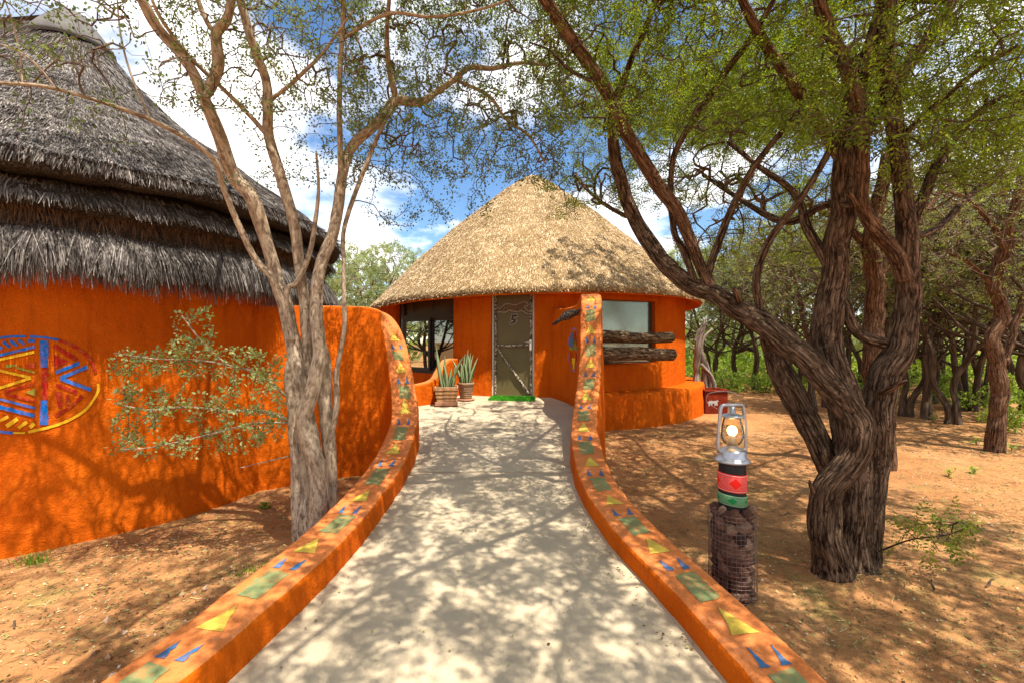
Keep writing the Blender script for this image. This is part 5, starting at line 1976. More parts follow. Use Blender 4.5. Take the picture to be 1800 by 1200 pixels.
def wood():
    kinds = [wood_tree(21, 'thorn_tree', 5.4, 1, 0.25, 1.9, M['leaf_far'], M['twig'], 1150, 1, M['bark_far']),
             wood_tree(22, 'thorn_tree', 4.8, 3, 0.0, 2.1, M['leaf_far'], M['twig'], 1150, 1, M['bark_far']),
             wood_tree(23, 'thorn_tree', 5.8, 2, -0.2, 2.2, M['leaf_far'], M['twig'], 1150, 1, M['bark_far']),
             wood_tree(24, 'mist_tree', 4.6, 3, 0.0, 2.3, M['leaf_mist'], M['twig_pale'], 900, 6, M['bark_far'], (0.06, 0.13))]
    used = [False] * len(kinds)

    def put(kind, px, d, label, rz, sc, group='thorn trees of the wood behind'):
        x = (px - 900) / 800.0 * d
        loc = (x, d, float(ground_z(np.array(x), np.array(d))))
        if not used[kind]:
            r = kinds[kind]
            used[kind] = True
            r.location = loc; r.rotation_euler = (0, 0, rz); r.scale = (sc, sc, sc)
            r['label'] = label; r['group'] = group
            for c in r.children:
                c.matrix_parent_inverse = Matrix.Identity(4)
            return r
        return copy_thing(kinds[kind], label, loc, rz, sc, group)
    put(0, 1624, 10.0, 'dark thorn tree leaning right, middle of the wood beyond the gnarled tree', 0.2, 1.05)
    put(2, 1593, 10.4, 'dark upright thorn tree just right of the gnarled tree', 2.2, 1.0)
    put(1, 1702, 11.2, 'dark thorn tree forking low behind the curved slender trunk', 1.0, 1.1)
    put(2, 1728, 12.0, 'two-stemmed thorn tree half hidden by the curved slender trunk', 4.1, 1.0)
    put(0, 1432, 11.2, 'slim pale-footed thorn tree left of the gnarled trunk', 3.2, 1.0)
    put(2, 1452, 11.8, 'dark thorn tree hidden behind the forked gnarled trunk', 0.9, 1.05)
    put(0, 1328, 16.0, 'thin thorn tree at the sand edge above the lantern', 1.4, 1.1)
    put(0, 1290, 16.8, 'thin upright thorn tree second from the hut wall', 5.0, 1.05)
    put(1, 1254, 17.2, 'open forked thorn tree beside the right end of the golden hut', 0.4, 1.05)
    put(1, 1380, 18.5, 'thorn tree far back between the left limbs of the gnarled tree', 2.9, 1.2)
    put(2, 1515, 15.0, 'far thorn tree seen through the fork of the gnarled tree', 1.9, 1.1)
    put(0, 1660, 15.5, 'far thin thorn tree right of the leaning one', 2.4, 1.15)
    put(1, 1780, 13.5, 'thorn tree far back at the right edge', 3.3, 1.15)
    put(2, 1840, 9.0, 'thorn tree spreading in over the right edge of the view', 5.3, 1.1)
    put(1, 1600, 19.0, 'furthest thorn tree behind the upright ones', 5.6, 1.25)
    put(2, 1470, 21.0, 'furthest thorn tree behind the gnarled trunk', 0.1, 1.3)
    put(0, 1880, 7.0, 'tall thorn tree with twiggy crown just beyond the right edge', 1.1, 1.1)
    put(0, 1560, 13.0, 'slim thorn tree between the gnarled tree and the upright ones', 4.4, 1.05)
    put(0, 1745, 14.5, 'slim thorn tree behind the S-bent trunk', 0.8, 1.1)
    put(2, 1640, 12.6, 'slim two-stemmed thorn tree behind the leaning one', 3.6, 0.95)
    put(0, 1410, 14.0, 'slim thorn tree between the lantern and the gnarled trunk', 2.0, 1.1)
    put(0, 1795, 10.8, 'slim thorn tree at the right edge behind the shrub', 5.9, 1.0)
    put(0, 1350, 20.0, 'slim far thorn tree above the lantern', 4.9, 1.2)
    put(2, 1675, 9.4, 'slim thorn tree between the leaning and the S-bent trunks', 5.2, 0.95)
    put(0, 1575, 16.5, 'thin far thorn tree just right of the gnarled stems', 1.3, 1.15)
    put(0, 1495, 18.0, 'thin far thorn tree in the fork of the gnarled stems', 2.7, 1.2)
    put(2, 1765, 17.0, 'two-stemmed far thorn tree near the right edge', 0.5, 1.2)
    put(3, 665, 17.5, 'pale green bushy tree between the two huts', 0.3, 1.22, 'pale trees behind the huts')
    put(3, 590, 21.0, 'pale green tree behind the eave of the grey-roofed hut', 2.2, 1.25, 'pale trees behind the huts')
    put(3, 1190, 24.0, 'pale green tree behind the right slope of the golden roof', 4.2, 1.5, 'pale trees behind the huts')
    put(3, 1290, 26.0, 'pale green tree far behind the thin thorn trees', 1.2, 1.3, 'pale trees behind the huts')
    # trees beside the window, seen only in its glass
    for k, x, y, rz, sc, lab in ((3, -8.3, 10.1, 0.5, 1.1, 'pale tree mirrored brightest in the left window pane'), (3, -11.0, 12.4, 2.5, 1.3, 'pale tree mirrored behind the brightest one in the window'), (1, -7.2, 12.6, 4.0, 0.9, 'darker thorn tree mirrored in the right window pane'), (1, 10.5, 4.2, 1.5, 1.1, 'thorn tree mirrored faintly in the frosted window')):
        copy_thing(kinds[k], lab, (x, y, GZ), rz, sc, 'trees mirrored in the windows')


wood()


def curved_tree():
    """slender trunk with S-bends near the right edge"""
    b = P(1750, 793, 7.05)
    t = Tree('thorn_tree', 'slender pale brown tree with S-bent trunk standing alone near right edge', (b[0], b[1], GZ), M['bark_red'], res=0.6)
    t.limb([(1750, 805, 7.05, 34), (1752, 740, 7.05, 29), (1755, 690, 7.05, 28), (1752, 640, 7.05, 28), (1741, 600, 7.05, 25), (1757, 570, 7.05, 24), (1762, 545, 7.05, 23), (1748, 505, 7.0, 22), (1757, 465, 6.9, 22), (1769, 430, 6.8, 20), (1773, 395, 6.7, 18), (1790, 340, 6.6, 14), (1800, 280, 6.5, 10)], 'trunk', attach=0.6)
    t.limb([(1762, 640, 7.05, 18), (1775, 610, 7.1, 15), (1785, 570, 7.15, 13), (1800, 520, 7.2, 11), (1815, 470, 7.2, 8)], 'limb', attach=0.4)
    t.limb([(1769, 440, 6.8, 12), (1740, 390, 6.7, 10), (1700, 350, 6.6, 8), (1650, 330, 6.5, 5)], 'limb', attach=0.2)
    t.limb([(1748, 505, 7.0, 9), (1700, 460, 6.9, 7), (1655, 440, 6.8, 4)], 'limb', attach=0.2)
    g = np.random.default_rng(31)
    t.grow(np.concatenate((pxbox(600, 1610, 1860, 180, 430, 5.8, 7.6, g), pxbox(220, 1620, 1850, 400, 520, 6.2, 7.8, g))), step=0.12, jitter=0.015, curl=0.25, r_tip=0.002, seed=4)
    t.twigs(M['twig'])
    t.leaves(M['leaf_far'], FEATHER3, 2, (0.06, 0.12), 0.05, thick=6, keep=lambda p, h: h.random(len(p)) < 0.7)
    # red-barked trunk close behind the gnarled tree
    b = P(1556, 823, 6.1)
    t = Tree('thorn_tree', 'straight red-barked trunk close behind the fork of the gnarled tree', (b[0], b[1], GZ), M['bark_red'], res=0.6)
    t.limb([(1556, 835, 6.1, 46), (1552, 760, 6.1, 38), (1540, 690, 6.1, 36), (1532, 620, 6.1, 36), (1535, 560, 6.1, 34), (1540, 490, 6.0, 32), (1528, 430, 5.9, 28), (1545, 350, 5.8, 24), (1560, 270, 5.7, 18)], 'trunk', attach=0.6)
    t.limb([(1540, 500, 6.0, 16), (1575, 440, 6.0, 14), (1620, 380, 6.0, 11), (1660, 330, 6.0, 7)], 'limb', attach=0.3)
    t.limb([(1530, 440, 5.9, 16), (1490, 400, 6.0, 13), (1440, 370, 6.2, 10), (1390, 350, 6.4, 6)], 'limb', attach=0.3)
    t.grow(np.concatenate((pxbox(500, 1400, 1720, 230, 400, 5.2, 7.0, g), pxbox(160, 1420, 1700, 380, 480, 5.6, 7.0, g))), step=0.12, jitter=0.015, curl=0.25, r_tip=0.002, seed=5)
    t.twigs(M['twig'])
    t.leaves(M['leaf_far'], FEATHER3, 2, (0.06, 0.12), 0.05, thick=6)


curved_tree()


def dead_stump():
    c = P(1232, 676, 11.6)
    t = Tree('dead_stump', 'grey gnarled dead stump leaning against the right side of the golden hut', (c[0], c[1], GZ), M['dead'], cat='stump', res=0.5)
    t.thin = 0.6
    D = 11.6
    for L in ([(1226, 700, D, 22), (1224, 640, D, 18), (1228, 600, D, 15), (1236, 575, D, 9), (1238, 560, D, 4)], [(1240, 700, D, 20), (1238, 650, D, 16), (1232, 610, D, 14), (1240, 590, D, 8), (1252, 578, D, 4)],
              [(1250, 700, D + .2, 16), (1246, 655, D + .2, 12), (1230, 620, D + .1, 11), (1218, 612, D, 8)], [(1232, 640, D - .1, 12), (1250, 660, D - .1, 10), (1258, 690, D - .1, 9), (1262, 705, D - .1, 9)],
              [(1220, 600, D, 8), (1228, 582, D, 7), (1244, 570, D, 4)]):
        t.limb(L, 'gnarled_branch', attach=False, amp=0.01, wob=0.2)


dead_stump()

# ------------------------------------------------------------------ undergrowth, weeds, litter
def undergrowth():
    g = np.random.default_rng(41)
    n = 105000
    x, y = g.uniform(-24, 34, n), g.uniform(9.5, 36, n)
    cl = fbm(xyz(x * 0.42, y * 0.42, 0.5), 3)
    px = 900 + 800 * x / y
    edge = 14.6 + 1.3 * vnoise(xyz(x * 0.5, 0.5, 0.5)) - np.clip((px - 1450) / 350, 0, 1.2) * 3.2
    ok = (y > edge) & (np.hypot(x - HUT_C[0], y - HUT_C[1]) > 5.6) & (np.hypot(x - OLD_B[0], y - OLD_B[1]) > 4.2) & (cl > -0.22)
    x, y, cl, edge = x[ok], y[ok], cl[ok], edge[ok]
    hmax = np.clip(0.25 + (y - edge) * 0.22, 0.1, 1.5) * np.clip(0.55 + cl * 1.3, 0.15, 1.4)
    z = ground_z(x, y) + hmax * g.random(len(x)) ** 0.8
    pos = np.stack((x, y, z), -1)
    m = len(x)
    V, F = scatter(KITE1[0], KITE1[1], pos, unit(g.normal(0, 1, (m, 3)) + np.array((0, 0, 0.2))), unit(g.normal(0, 0.6, (m, 3)) + np.array((0, -0.25, 0.8))), g.uniform(0.07, 0.15, m) * (0.6 + y / 26))
    o = link('undergrowth', fast_mesh('undergrowth', V, F, M['leaf_bush'], smooth=False))
    tag(o, 'bright green undergrowth filling the floor of the wood', 'undergrowth', kind='stuff')
    # far wood that reads as one mass
    n = 30000
    a = g.uniform(-1.25, 1.25, n)
    d = g.uniform(30, 62, n)
    x, y = d * np.sin(a), d * np.cos(a)
    top = 2.6 + 1.5 * fbm(xyz(x * 0.22, y * 0.1, 2.5), 3) + (d - 30) * 0.04
    z = GZ + top * g.random(n) ** 0.75
    pos = np.stack((x, y, z), -1)
    V, F = scatter(KITE1[0], KITE1[1], pos, unit(g.normal(0, 1, (n, 3))), unit(g.normal(0, 0.6, (n, 3)) + np.array((0, -0.3, 0.8))), g.uniform(0.35, 0.8, n))
    o = link('far_wood', fast_mesh('far_wood', V, F, M['leaf_far'], smooth=False))
    tag(o, 'far green thorn wood closing the view behind the huts', 'wood', kind='stuff')


undergrowth()


def shrub_proto(seed, h, w, n, leafm):
    g = np.random.default_rng(seed)
    t = Tree('shrub', 'x', (0, 0, 0), M['bark_far'], cat='shrub')
    for s in range(5):
        a = s * 1.26 + g.uniform(-0.3, 0.3)
        e = np.array((math.cos(a) * w * 0.5, math.sin(a) * w * 0.5, h * g.uniform(0.6, 0.9)))
        t.limb3(np.array([(0, 0, -0.05, 0.012), (*(e * 0.5 + np.array((0, 0, h * 0.08))), 0.008), (*e, 0.004)]), 'stem', attach=0.2, amp=0.001)
    t.grow(blob(n, (0, 0, h * 0.55), (w * 0.6, w * 0.6, h * 0.5), g), step=0.08, r_tip=0.0015, seed=seed)
    t.twigs(M['twig'])
    t.leaves(leafm, KITE, 6, (0.035, 0.07), 0.06, thick=20, up=0.5, seed=seed)
    return t.root


def shrubs():
    a, b = shrub_proto(51, 0.9, 1.1, 130, M['leaf_bush']), shrub_proto(52, 0.6, 0.9, 110, M['leaf_bush'])
    used = {id(a): False, id(b): False}
    spots = [(a, 1790, 9.6, 'leafy green shrub at the right edge behind the S-bent trunk', 0.3, 1.0), (b, 1762, 8.6, 'low green shrub at the foot of the S-bent trunk', 1.9, 0.8),
             (b, 1672, 11.3, 'low green shrub between the leaning and the forked thorn trees', 2.8, 0.9), (a, 1650, 13.2, 'broad green shrub behind the leaning thorn tree', 4.0, 1.1),
             (a, 1560, 12.6, 'green shrub at the foot of the upright thorn trees', 5.1, 0.9), (a, 1480, 13.2, 'green shrub seen through the fork of the gnarled tree', 1.0, 1.1),
             (a, 1400, 14.5, 'green shrub left of the gnarled trunk at the sand edge', 2.0, 1.0), (b, 1345, 15.2, 'low green shrub above the lantern at the sand edge', 0.7, 1.1),
             (b, 1275, 15.4, 'low green shrub nearest the right side of the golden hut', 3.9, 1.2), (a, 1725, 12.6, 'tall green shrub behind the forked thorn tree', 5.7, 1.2)]
    for p, px, d, lab, rz, sc in spots:
        x = (px - 900) / 800 * d
        loc = (x, d, float(ground_z(np.array(x), np.array(d))))
        if not used[id(p)]:
            used[id(p)] = True
            p.location = loc; p.rotation_euler = (0, 0, rz); p.scale = (sc,) * 3
            p['label'] = lab; p['group'] = 'green shrubs in the wood'
        else:
            copy_thing(p, lab, loc, rz, sc, 'green shrubs in the wood')
        for q in (p,):
            for c in q.children:
                c.matrix_parent_inverse = Matrix.Identity(4)


shrubs()


def weed(px, py, h, n, label, grass=False, seed=0):
    g = np.random.default_rng(seed + 70)
    d = (EYE - GZ) * 800.0 / (py - 600)
    x = (px - 900) / 800 * d
    z = float(ground_z(np.array(x), np.array(d)))
    root = empty('grass_tuft' if grass else 'weed', (x, d, z), label, 'weed', None)
    if grass:
        m = MB()
        for i in range(n):
            a = g.uniform(0, 6.28); L = g.uniform(0.5, 1) * h
            o0 = np.array((g.normal(0, 0.06), g.normal(0, 0.04), 0))
            dr = np.array((math.cos(a), math.sin(a), 0)) * g.uniform(0.2, 0.9)
            sd = np.array((-math.sin(a), math.cos(a), 0)) * 0.0035
            p1 = o0 + dr * L * 0.4 + np.array((0, 0, L * 0.7)); p2 = o0 + dr * L + np.array((0, 0, L * 0.75))
            m.add([o0 - sd, o0 + sd, p1 + sd, p1 - sd, p2], [(0, 1, 2, 3), (3, 2, 4)])
        o = m.build('blades', M['leaf_bush'], root)
        tag(o, kind='stuff')
    else:
        V, F = scatter(KITE[0], KITE[1], np.stack((g.normal(0, h * 0.35, n), g.normal(0, h * 0.35, n), g.uniform(0.1, 1, n) * h), -1), unit(g.normal(0, 1, (n, 3)) * np.array((1, 1, 0.4))), unit(g.normal(0, 0.4, (n, 3)) + np.array((0, 0, 1))), g.uniform(0.03, 0.06, n))
        o = link('leaves', fast_mesh('leaves', V, F, M['leaf_bush'], smooth=False), root)
        tag(o, kind='stuff')
        m = MB()
        for i in range(5):
            e = np.array((g.normal(0, h * 0.3), g.normal(0, h * 0.3), h * 0.8))
            m.tube([np.zeros(3), e * 0.5 + np.array((0, 0, 0.02)), e], [0.003, 0.0025, 0.0015], 5)
        m.build('stalks', M['twig'], root)


weed(465, 890, 0.07, 26, 'small green weed on the sand left of the pale tree', seed=1)
weed(60, 992, 0.10, 60, 'flat grass tuft at the foot of the painted wall', True, 2)
weed(1716, 782, 0.14, 22, 'bright green weed just left of the S-bent trunk', seed=3)
weed(1668, 838, 0.10, 16, 'sparse weed on open sand between the gnarled and the S-bent trees', seed=4)
weed(1712, 832, 0.08, 16, 'tiny weed below the bright one near the S-bent trunk', seed=5)
weed(440, 1010, 0.07, 40, 'yellowish grass tuft against the left kerb below the pale tree', True, 6)
weed(1778, 790, 0.10, 16, 'small weed right of the S-bent trunk foot', seed=7)
weed(1640, 742, 0.16, 24, 'weed at the foot of the leaning thorn tree', seed=8)


def free_sand(x, y):
    xl = np.interp(y, LEFT[:15, 1], LEFT[:15, 0]) - 0.36
    xr = np.interp(y, RIGHT[:, 1], RIGHT[:, 0]) + 0.36
    on_path = (x > xl) & (x < xr) & (y < 10)
    wing = (y > 5.2) & (x > -3.6) & (x < 0.6)
    h1 = np.hypot(x - HUT_C[0], y - HUT_C[1]) < 4.65
    h2 = (np.hypot(x - OLD_B[0], y - OLD_B[1]) < 3.0) | ((x < OLD_B[0]) & (y > 2.8) & (y < 9))
    return ~(on_path | h1 | h2 | wing)


def litter():
    g = np.random.default_rng(61)
    n = 90000
    y = 0.4 + 11.5 * g.random(n) ** 1.25
    x = g.uniform(-1, 1, n) * (1.5 + y * 1.15)
    cl = fbm(xyz(x * 1.3, y * 1.3, 4.5), 3)
    ok = free_sand(x, y) & (cl > g.uniform(-0.5, 0.35, n))
    x, y = x[ok], y[ok]
    m = len(x)
    pos = np.stack((x, y, ground_z(x, y) + 0.006), -1)
    k = g.random(m) < 0.72
    V, F = scatter(KITE1[0], KITE1[1], pos[k], unit(g.normal(0, 1, (k.sum(), 3)) * np.array((1, 1, 0.25))), unit(g.normal(0, 0.3, (k.sum(), 3)) + np.array((0, 0, 1))), g.uniform(0.009, 0.028, k.sum()))
    o = link('leaf_litter', fast_mesh('leaf_litter', V, F, M['litter'], smooth=False))
    tag(o, 'dry fallen leaflets scattered over the sand', 'leaf litter', kind='stuff')
    q = pos[~k]; nn = len(q)
    tv = np.array(((-0.5, -0.012, 0), (0.5, -0.012, 0.01), (0.5, 0.012, 0.01), (-0.5, 0.012, 0), (0, 0, 0.02)), float)
    V, F = prisms(q, q + unit(g.normal(0, 1, (nn, 3)) * np.array((1, 1, 0.12))) * g.uniform(0.02, 0.10, nn)[:, None], np.full(nn, 0.0016), np.full(nn, 0.001), 3)
    o = link('fallen_twigs', fast_mesh('fallen_twigs', V, F, M['litter'], smooth=False))
    tag(o, 'thin fallen twigs lying on the sand', 'twigs', kind='stuff')
    # pebbles and clods
    n = 12000
    y = 0.5 + 8 * g.random(n) ** 1.3
    x = g.uniform(-1, 1, n) * (1.5 + y * 1.1)
    ok = free_sand(x, y)
    x, y = x[ok], y[ok]
    tv = np.array(((1, 0, 0), (-1, 0, 0), (0, 1, 0), (0, -1, 0), (0, 0, 0.7), (0, 0, -0.7)), float)
    tf = np.array(((0, 2, 4), (2, 1, 4), (1, 3, 4), (3, 0, 4), (2, 0, 5), (1, 2, 5), (3, 1, 5), (0, 3, 5)))
    m = len(x)
    s = 0.0035 + 0.010 * g.random(m) ** 4
    s = np.where((np.hypot(x + 1.5, y - 2.5) < 1.0) & (g.random(m) < 0.3), s * 2.2, s)
    V, F = scatter(tv, tf, np.stack((x, y, ground_z(x, y) + s * 0.3), -1), unit(g.normal(0, 1, (m, 3))), unit(g.normal(0, 1, (m, 3))), s)
    o = link('pebbles', fast_mesh('pebbles', V, F, M['pebble'], smooth=False))
    tag(o, 'tiny pebbles and clods on the red sand', 'pebbles', kind='stuff')
    # a few leaflets blown onto the ramp
    n = 600
    y = g.uniform(1.6, 8.5, n)
    xl = np.interp(y, LEFT[:10, 1], LEFT[:10, 0]); xr = np.interp(y, RIGHT[:, 1], RIGHT[:, 0])
    t = np.where(g.random(n) < 0.6, 1 - 0.10 * g.random(n), g.random(n))
    pos = np.stack((xl + (xr - xl) * t, y, path_z(y) + 0.010), -1)
    V, F = scatter(KITE[0], KITE[1], pos, unit(g.normal(0, 1, (n, 3)) * np.array((1, 1, 0.15))), unit(g.normal(0, 0.2, (n, 3)) + np.array((0, 0, 1))), g.uniform(0.008, 0.02, n))
    o = link('blown_leaves', fast_mesh('blown_leaves', V, F, M['litter'], smooth=False))
    tag(o, 'few dry leaflets blown onto the concrete ramp', 'leaf litter', kind='stuff')


litter()


def fallen_stick(px, py, L, a, label):
    d = (EYE - GZ) * 800.0 / (py - 600)
    x = (px - 900) / 800 * d
    z = float(ground_z(np.array(x), np.array(d)))
    m = MB()
    t = np.linspace(-0.5, 0.5, 9)
    pts = np.stack((t * L * math.cos(a), t * L * math.sin(a) + 0.006 * np.sin(t * 5), 0.012 + 0.01 * np.sin(t * 7)), -1)
    m.tube(pts, 0.006 * (1.1 - np.abs(t)), 6)
    o = m.build('fallen_stick', M['twig_dark'], smooth=True, loc=(x, d, z))
    tag(o, label, 'stick')


fallen_stick(1640, 1032, 0.16, 0.9, 'short dark stick on sand right of the gnarled trunk')
fallen_stick(1380, 905, 0.14, 0.1, 'small brown stick on sand left of the gnarled trunk')
fallen_stick(1740, 1028, 0.2, 0.5, 'thin stick lying far right on the sand')
fallen_stick(25, 1100, 0.10, 2.5, 'small curled twig on sand at lower left')

# ------------------------------------------------------------------ bollard lantern
def weave_mat(name, col, tiles):
    """coloured sleeve printed with white hatching round plain diamonds"""
    m, nt, b = new_mat(name)
    uv = nt.nodes.new('ShaderNodeUVMap')
    sp = nt.nodes.new('ShaderNodeSeparateXYZ')
    nt.links.new(uv.outputs[0], sp.inputs[0])
    u = math_node(nt, 'FRACT', math_node(nt, 'MULTIPLY', sp.outputs[0], tiles))
    v = sp.outputs[1]
    du = math_node(nt, 'ABSOLUTE', math_node(nt, 'SUBTRACT', math_node(nt, 'MULTIPLY', u, 2.0), 1.0))
    dv = math_node(nt, 'ABSOLUTE', math_node(nt, 'SUBTRACT', math_node(nt, 'MULTIPLY', v, 2.0), 1.0))
    s = math_node(nt, 'ADD', du, math_node(nt, 'MULTIPLY', dv, 0.95))
    inside = math_node(nt, 'LESS_THAN', s, 0.62)
    hatch = math_node(nt, 'GREATER_THAN', math_node(nt, 'FRACT', math_node(nt, 'MULTIPLY', s, 6.0)), 0.84)
    border = math_node(nt, 'GREATER_THAN', dv, 0.76)
    line = math_node(nt, 'MULTIPLY', math_node(nt, 'GREATER_THAN', dv, 0.84), math_node(nt, 'LESS_THAN', dv, 0.90))
    white = math_node(nt, 'MULTIPLY', hatch, math_node(nt, 'SUBTRACT', 1.0, math_node(nt, 'MAXIMUM', inside, border)))
    white = math_node(nt, 'MAXIMUM', white, line)
    c = mix_node(nt, col, (0.62, 0.52, 0.46), white)
    nt.links.new(c, b.inputs['Base Color'])
    b.inputs['Roughness'].default_value = 0.5
    return m


M['sleeve_red'] = weave_mat('red_patterned_sleeve', (0.74, 0.020, 0.012), 4)
M['sleeve_green'] = weave_mat('green_patterned_sleeve', (0.015, 0.20, 0.055), 5)


def emit_mat(name, col, st):
    m = bpy.data.materials.new(name)
    m.use_nodes = True
    nt = m.node_tree
    nt.nodes.clear()
    o = nt.nodes.new('ShaderNodeOutputMaterial'); e = nt.nodes.new('ShaderNodeEmission')
    e.inputs[0].default_value = (*col, 1); e.inputs[1].default_value = st
    nt.links.new(e.outputs[0], o.inputs[0])
    return m


def clear_glass():
    m = bpy.data.materials.new('lantern_glass')
    m.use_nodes = True
    nt = m.node_tree
    nt.nodes.clear()
    o = nt.nodes.new('ShaderNodeOutputMaterial')
    t = nt.nodes.new('ShaderNodeBsdfTransparent'); t.inputs[0].default_value = (0.93, 0.86, 0.74, 1)
    g = nt.nodes.new('ShaderNodeBsdfGlossy'); g.inputs['Roughness'].default_value = 0.12
    l = nt.nodes.new('ShaderNodeFresnel'); l.inputs[0].default_value = 1.22
    s = nt.nodes.new('ShaderNodeMixShader')
    nt.links.new(l.outputs[0], s.inputs[0]); nt.links.new(t.outputs[0], s.inputs[1]); nt.links.new(g.outputs[0], s.inputs[2])
    nt.links.new(s.outputs[0], o.inputs[0])
    return m


M['bulb'] = emit_mat('glowing_bulb', (1.0, 0.62, 0.25), 6.0)
M['clear'] = clear_glass()
M['socket'] = plain('cream_lamp_socket', (0.55, 0.46, 0.36), 0.5, 0.3)


def stone_mesh(seed):
    g = np.random.default_rng(seed)
    import bmesh
    bm = bmesh.new()
    bmesh.ops.create_icosphere(bm, subdivisions=2, radius=1.0)
    cuts = [unit(g.normal(0, 1, 3)) for _ in range(7)]
    for v in bm.verts:
        c = np.array(v.co)
        for q in cuts:                                   # flatten to facets
            d = float(np.dot(c, q))
            lim = 0.72
            if d > lim:
                c = c - q * (d - lim)
        c = c * (1 + 0.06 * float(vnoise(c * 2.5 + seed)))
        v.co = c
    me = bpy.data.meshes.new('stone')
    bm.to_mesh(me); bm.free()
    me.materials.append(M['stone'])
    me.polygons.foreach_set('use_smooth', [False] * len(me.polygons))
    return me


def lantern():
    g = np.random.default_rng(77)
    B = P(1287, 1045, 3.05)
    bx, by = B[0], B[1]
    gz = float(ground_z(np.array(bx), np.array(by))) - 0.03
    root = empty('bollard_lantern', (bx, by, gz), 'grey hurricane lantern on black post set in a wire basket of stones', 'lantern')
    Rb, H = 0.148, 0.61
    # wire basket
    m = MB()
    nv = 34
    for i in range(nv):
        a = 2 * np.pi * i / nv
        zs = np.linspace(0, H, 8)
        rr = Rb + 0.004 * np.sin(zs * 9 + i)
        m.tube(np.stack((np.cos(a) * rr, np.sin(a) * rr, zs), -1), 0.0012, 4, caps=False)
    for j in range(22):
        z = H * j / 21
        a = np.linspace(0, 2 * np.pi, 41)
        rr = Rb + 0.003 * np.sin(a * 3 + j)
        m.tube(np.stack((np.cos(a) * rr, np.sin(a) * rr, np.full(41, z) + 0.003 * np.sin(a * 2 + j)), -1), 0.0012, 4, caps=False)
    o = m.build('wire_basket', M['wire'], root, smooth=True)
    tag(o, kind='stuff')
    # stones, each its own piece
    meshes = [stone_mesh(s) for s in range(6)]
    placed = []
    for layer in range(11):
        z = 0.03 + layer * 0.055
        n = 8
        for i in range(n):
            a = 2 * np.pi * (i + 0.5 * (layer % 2)) / n + g.uniform(-0.14, 0.14)
            s = g.uniform(0.036, 0.062)
            r = Rb - s * 1.02 - 0.006
            placed.append((np.array((math.cos(a) * r, math.sin(a) * r, z + g.uniform(-0.015, 0.015))), s))
    for i in range(9):
        a = i * 0.70 + 0.2
        placed.append((np.array((math.cos(a) * 0.108, math.sin(a) * 0.108, H + g.uniform(0.0, 0.02))), g.uniform(0.030, 0.042)))
    for p, s in placed:
        o = link('stone', meshes[int(g.integers(0, 6))], root)
        o.location = p
        o.rotation_euler = g.uniform(0, 6.28, 3)
        o.scale = (s * g.uniform(0.85, 1.25), s * g.uniform(0.8, 1.1), s * g.uniform(0.8, 1.05))
    m = MB(); m.lathe([(0.001, 0.0), (0.10, 0.0), (0.10, H - 0.03), (0.001, H - 0.02)], 24)
    m.build('dark_gap_core', M['black'], root, smooth=True)  # black filler standing in for the shade between the stones
    # black post with two printed sleeves
    pz = 0.945
    m = MB(); m.lathe([(0.084, H - 0.12), (0.084, pz - 0.03), (0.080, pz)], 40)
    m.build('post', M['black'], root, smooth=True)

    def sleeve(name, r, z0, z1, mat, tilt, turn):
        n = 72
        a = np.linspace(0, 2 * np.pi, n + 1)
        V, UV = [], []
        for t in (0, 0.06, 0.94, 1):
            rr = r - (0.003 if t in (0, 1) else 0)
            z = z0 + (z1 - z0) * t + tilt * np.cos(a)
            V.append(np.stack((np.cos(a) * rr, np.sin(a) * rr, z), -1))
            UV.append(np.stack((a / (2 * np.pi) + turn, np.full(n + 1, t)), -1))
        V = np.stack(V, 1).reshape(-1, 3); UV = np.stack(UV, 1).reshape(-1, 2)
        F = grid_faces(n + 1, 4)
        me = fast_mesh(name, V, F, mat)
        uv = me.uv_layers.new(name='UVMap')
        uv.data.foreach_set('uv', UV[F.ravel()].astype(np.float32).ravel())
        link(name, me, root)
    sleeve('red_sleeve', 0.090, 0.745, 0.862, M['sleeve_red'], -0.006, 0.16)
    sleeve('green_sleeve', 0.0915, 0.655, 0.725, M['sleeve_green'], -0.008, 0.02)
    # lantern body, leaning a little to the left
    lean = Matrix.Rotation(R(-2.0), 4, 'Y')

    def part(m, name, mat, parent=root, smooth=True):
        o = m.build(name, mat, parent, smooth=smooth)
        return o
    tz = pz
    m = MB(); m.lathe([(0.001, tz - 0.012), (0.108, tz - 0.012), (0.112, tz - 0.004), (0.108, tz + 0.004), (0.095, tz + 0.016), (0.089, tz + 0.020), (0.089, tz + 0.056), (0.084, tz + 0.066), (0.060, tz + 0.078), (0.034, tz + 0.084), (0.034, tz + 0.098), (0.001, tz + 0.098)], 48)
    tank = part(m, 'fuel_tank', M['galv'])
    g0 = tz + 0.100
    m = MB(); m.lathe([(0.040, g0), (0.058, g0 + 0.018), (0.070, g0 + 0.05), (0.071, g0 + 0.08), (0.064, g0 + 0.13), (0.056, g0 + 0.165), (0.052, g0 + 0.178)], 40)
    part(m, 'glass_globe', M['clear'])
    m = MB(); m.lathe([(0.001, g0), (0.024, g0), (0.024, g0 + 0.03), (0.020, g0 + 0.032), (0.020, g0 + 0.062), (0.001, g0 + 0.062)], 24)
    part(m, 'lamp_socket', M['socket'])
    m = MB(); m.lathe([(0.001, g0 + 0.060), (0.018, g0 + 0.062), (0.030, g0 + 0.080), (0.033, g0 + 0.094), (0.028, g0 + 0.112), (0.014, g0 + 0.124), (0.001, g0 + 0.127)], 24)
    part(m, 'bulb', M['bulb'])
    h0 = g0 + 0.180
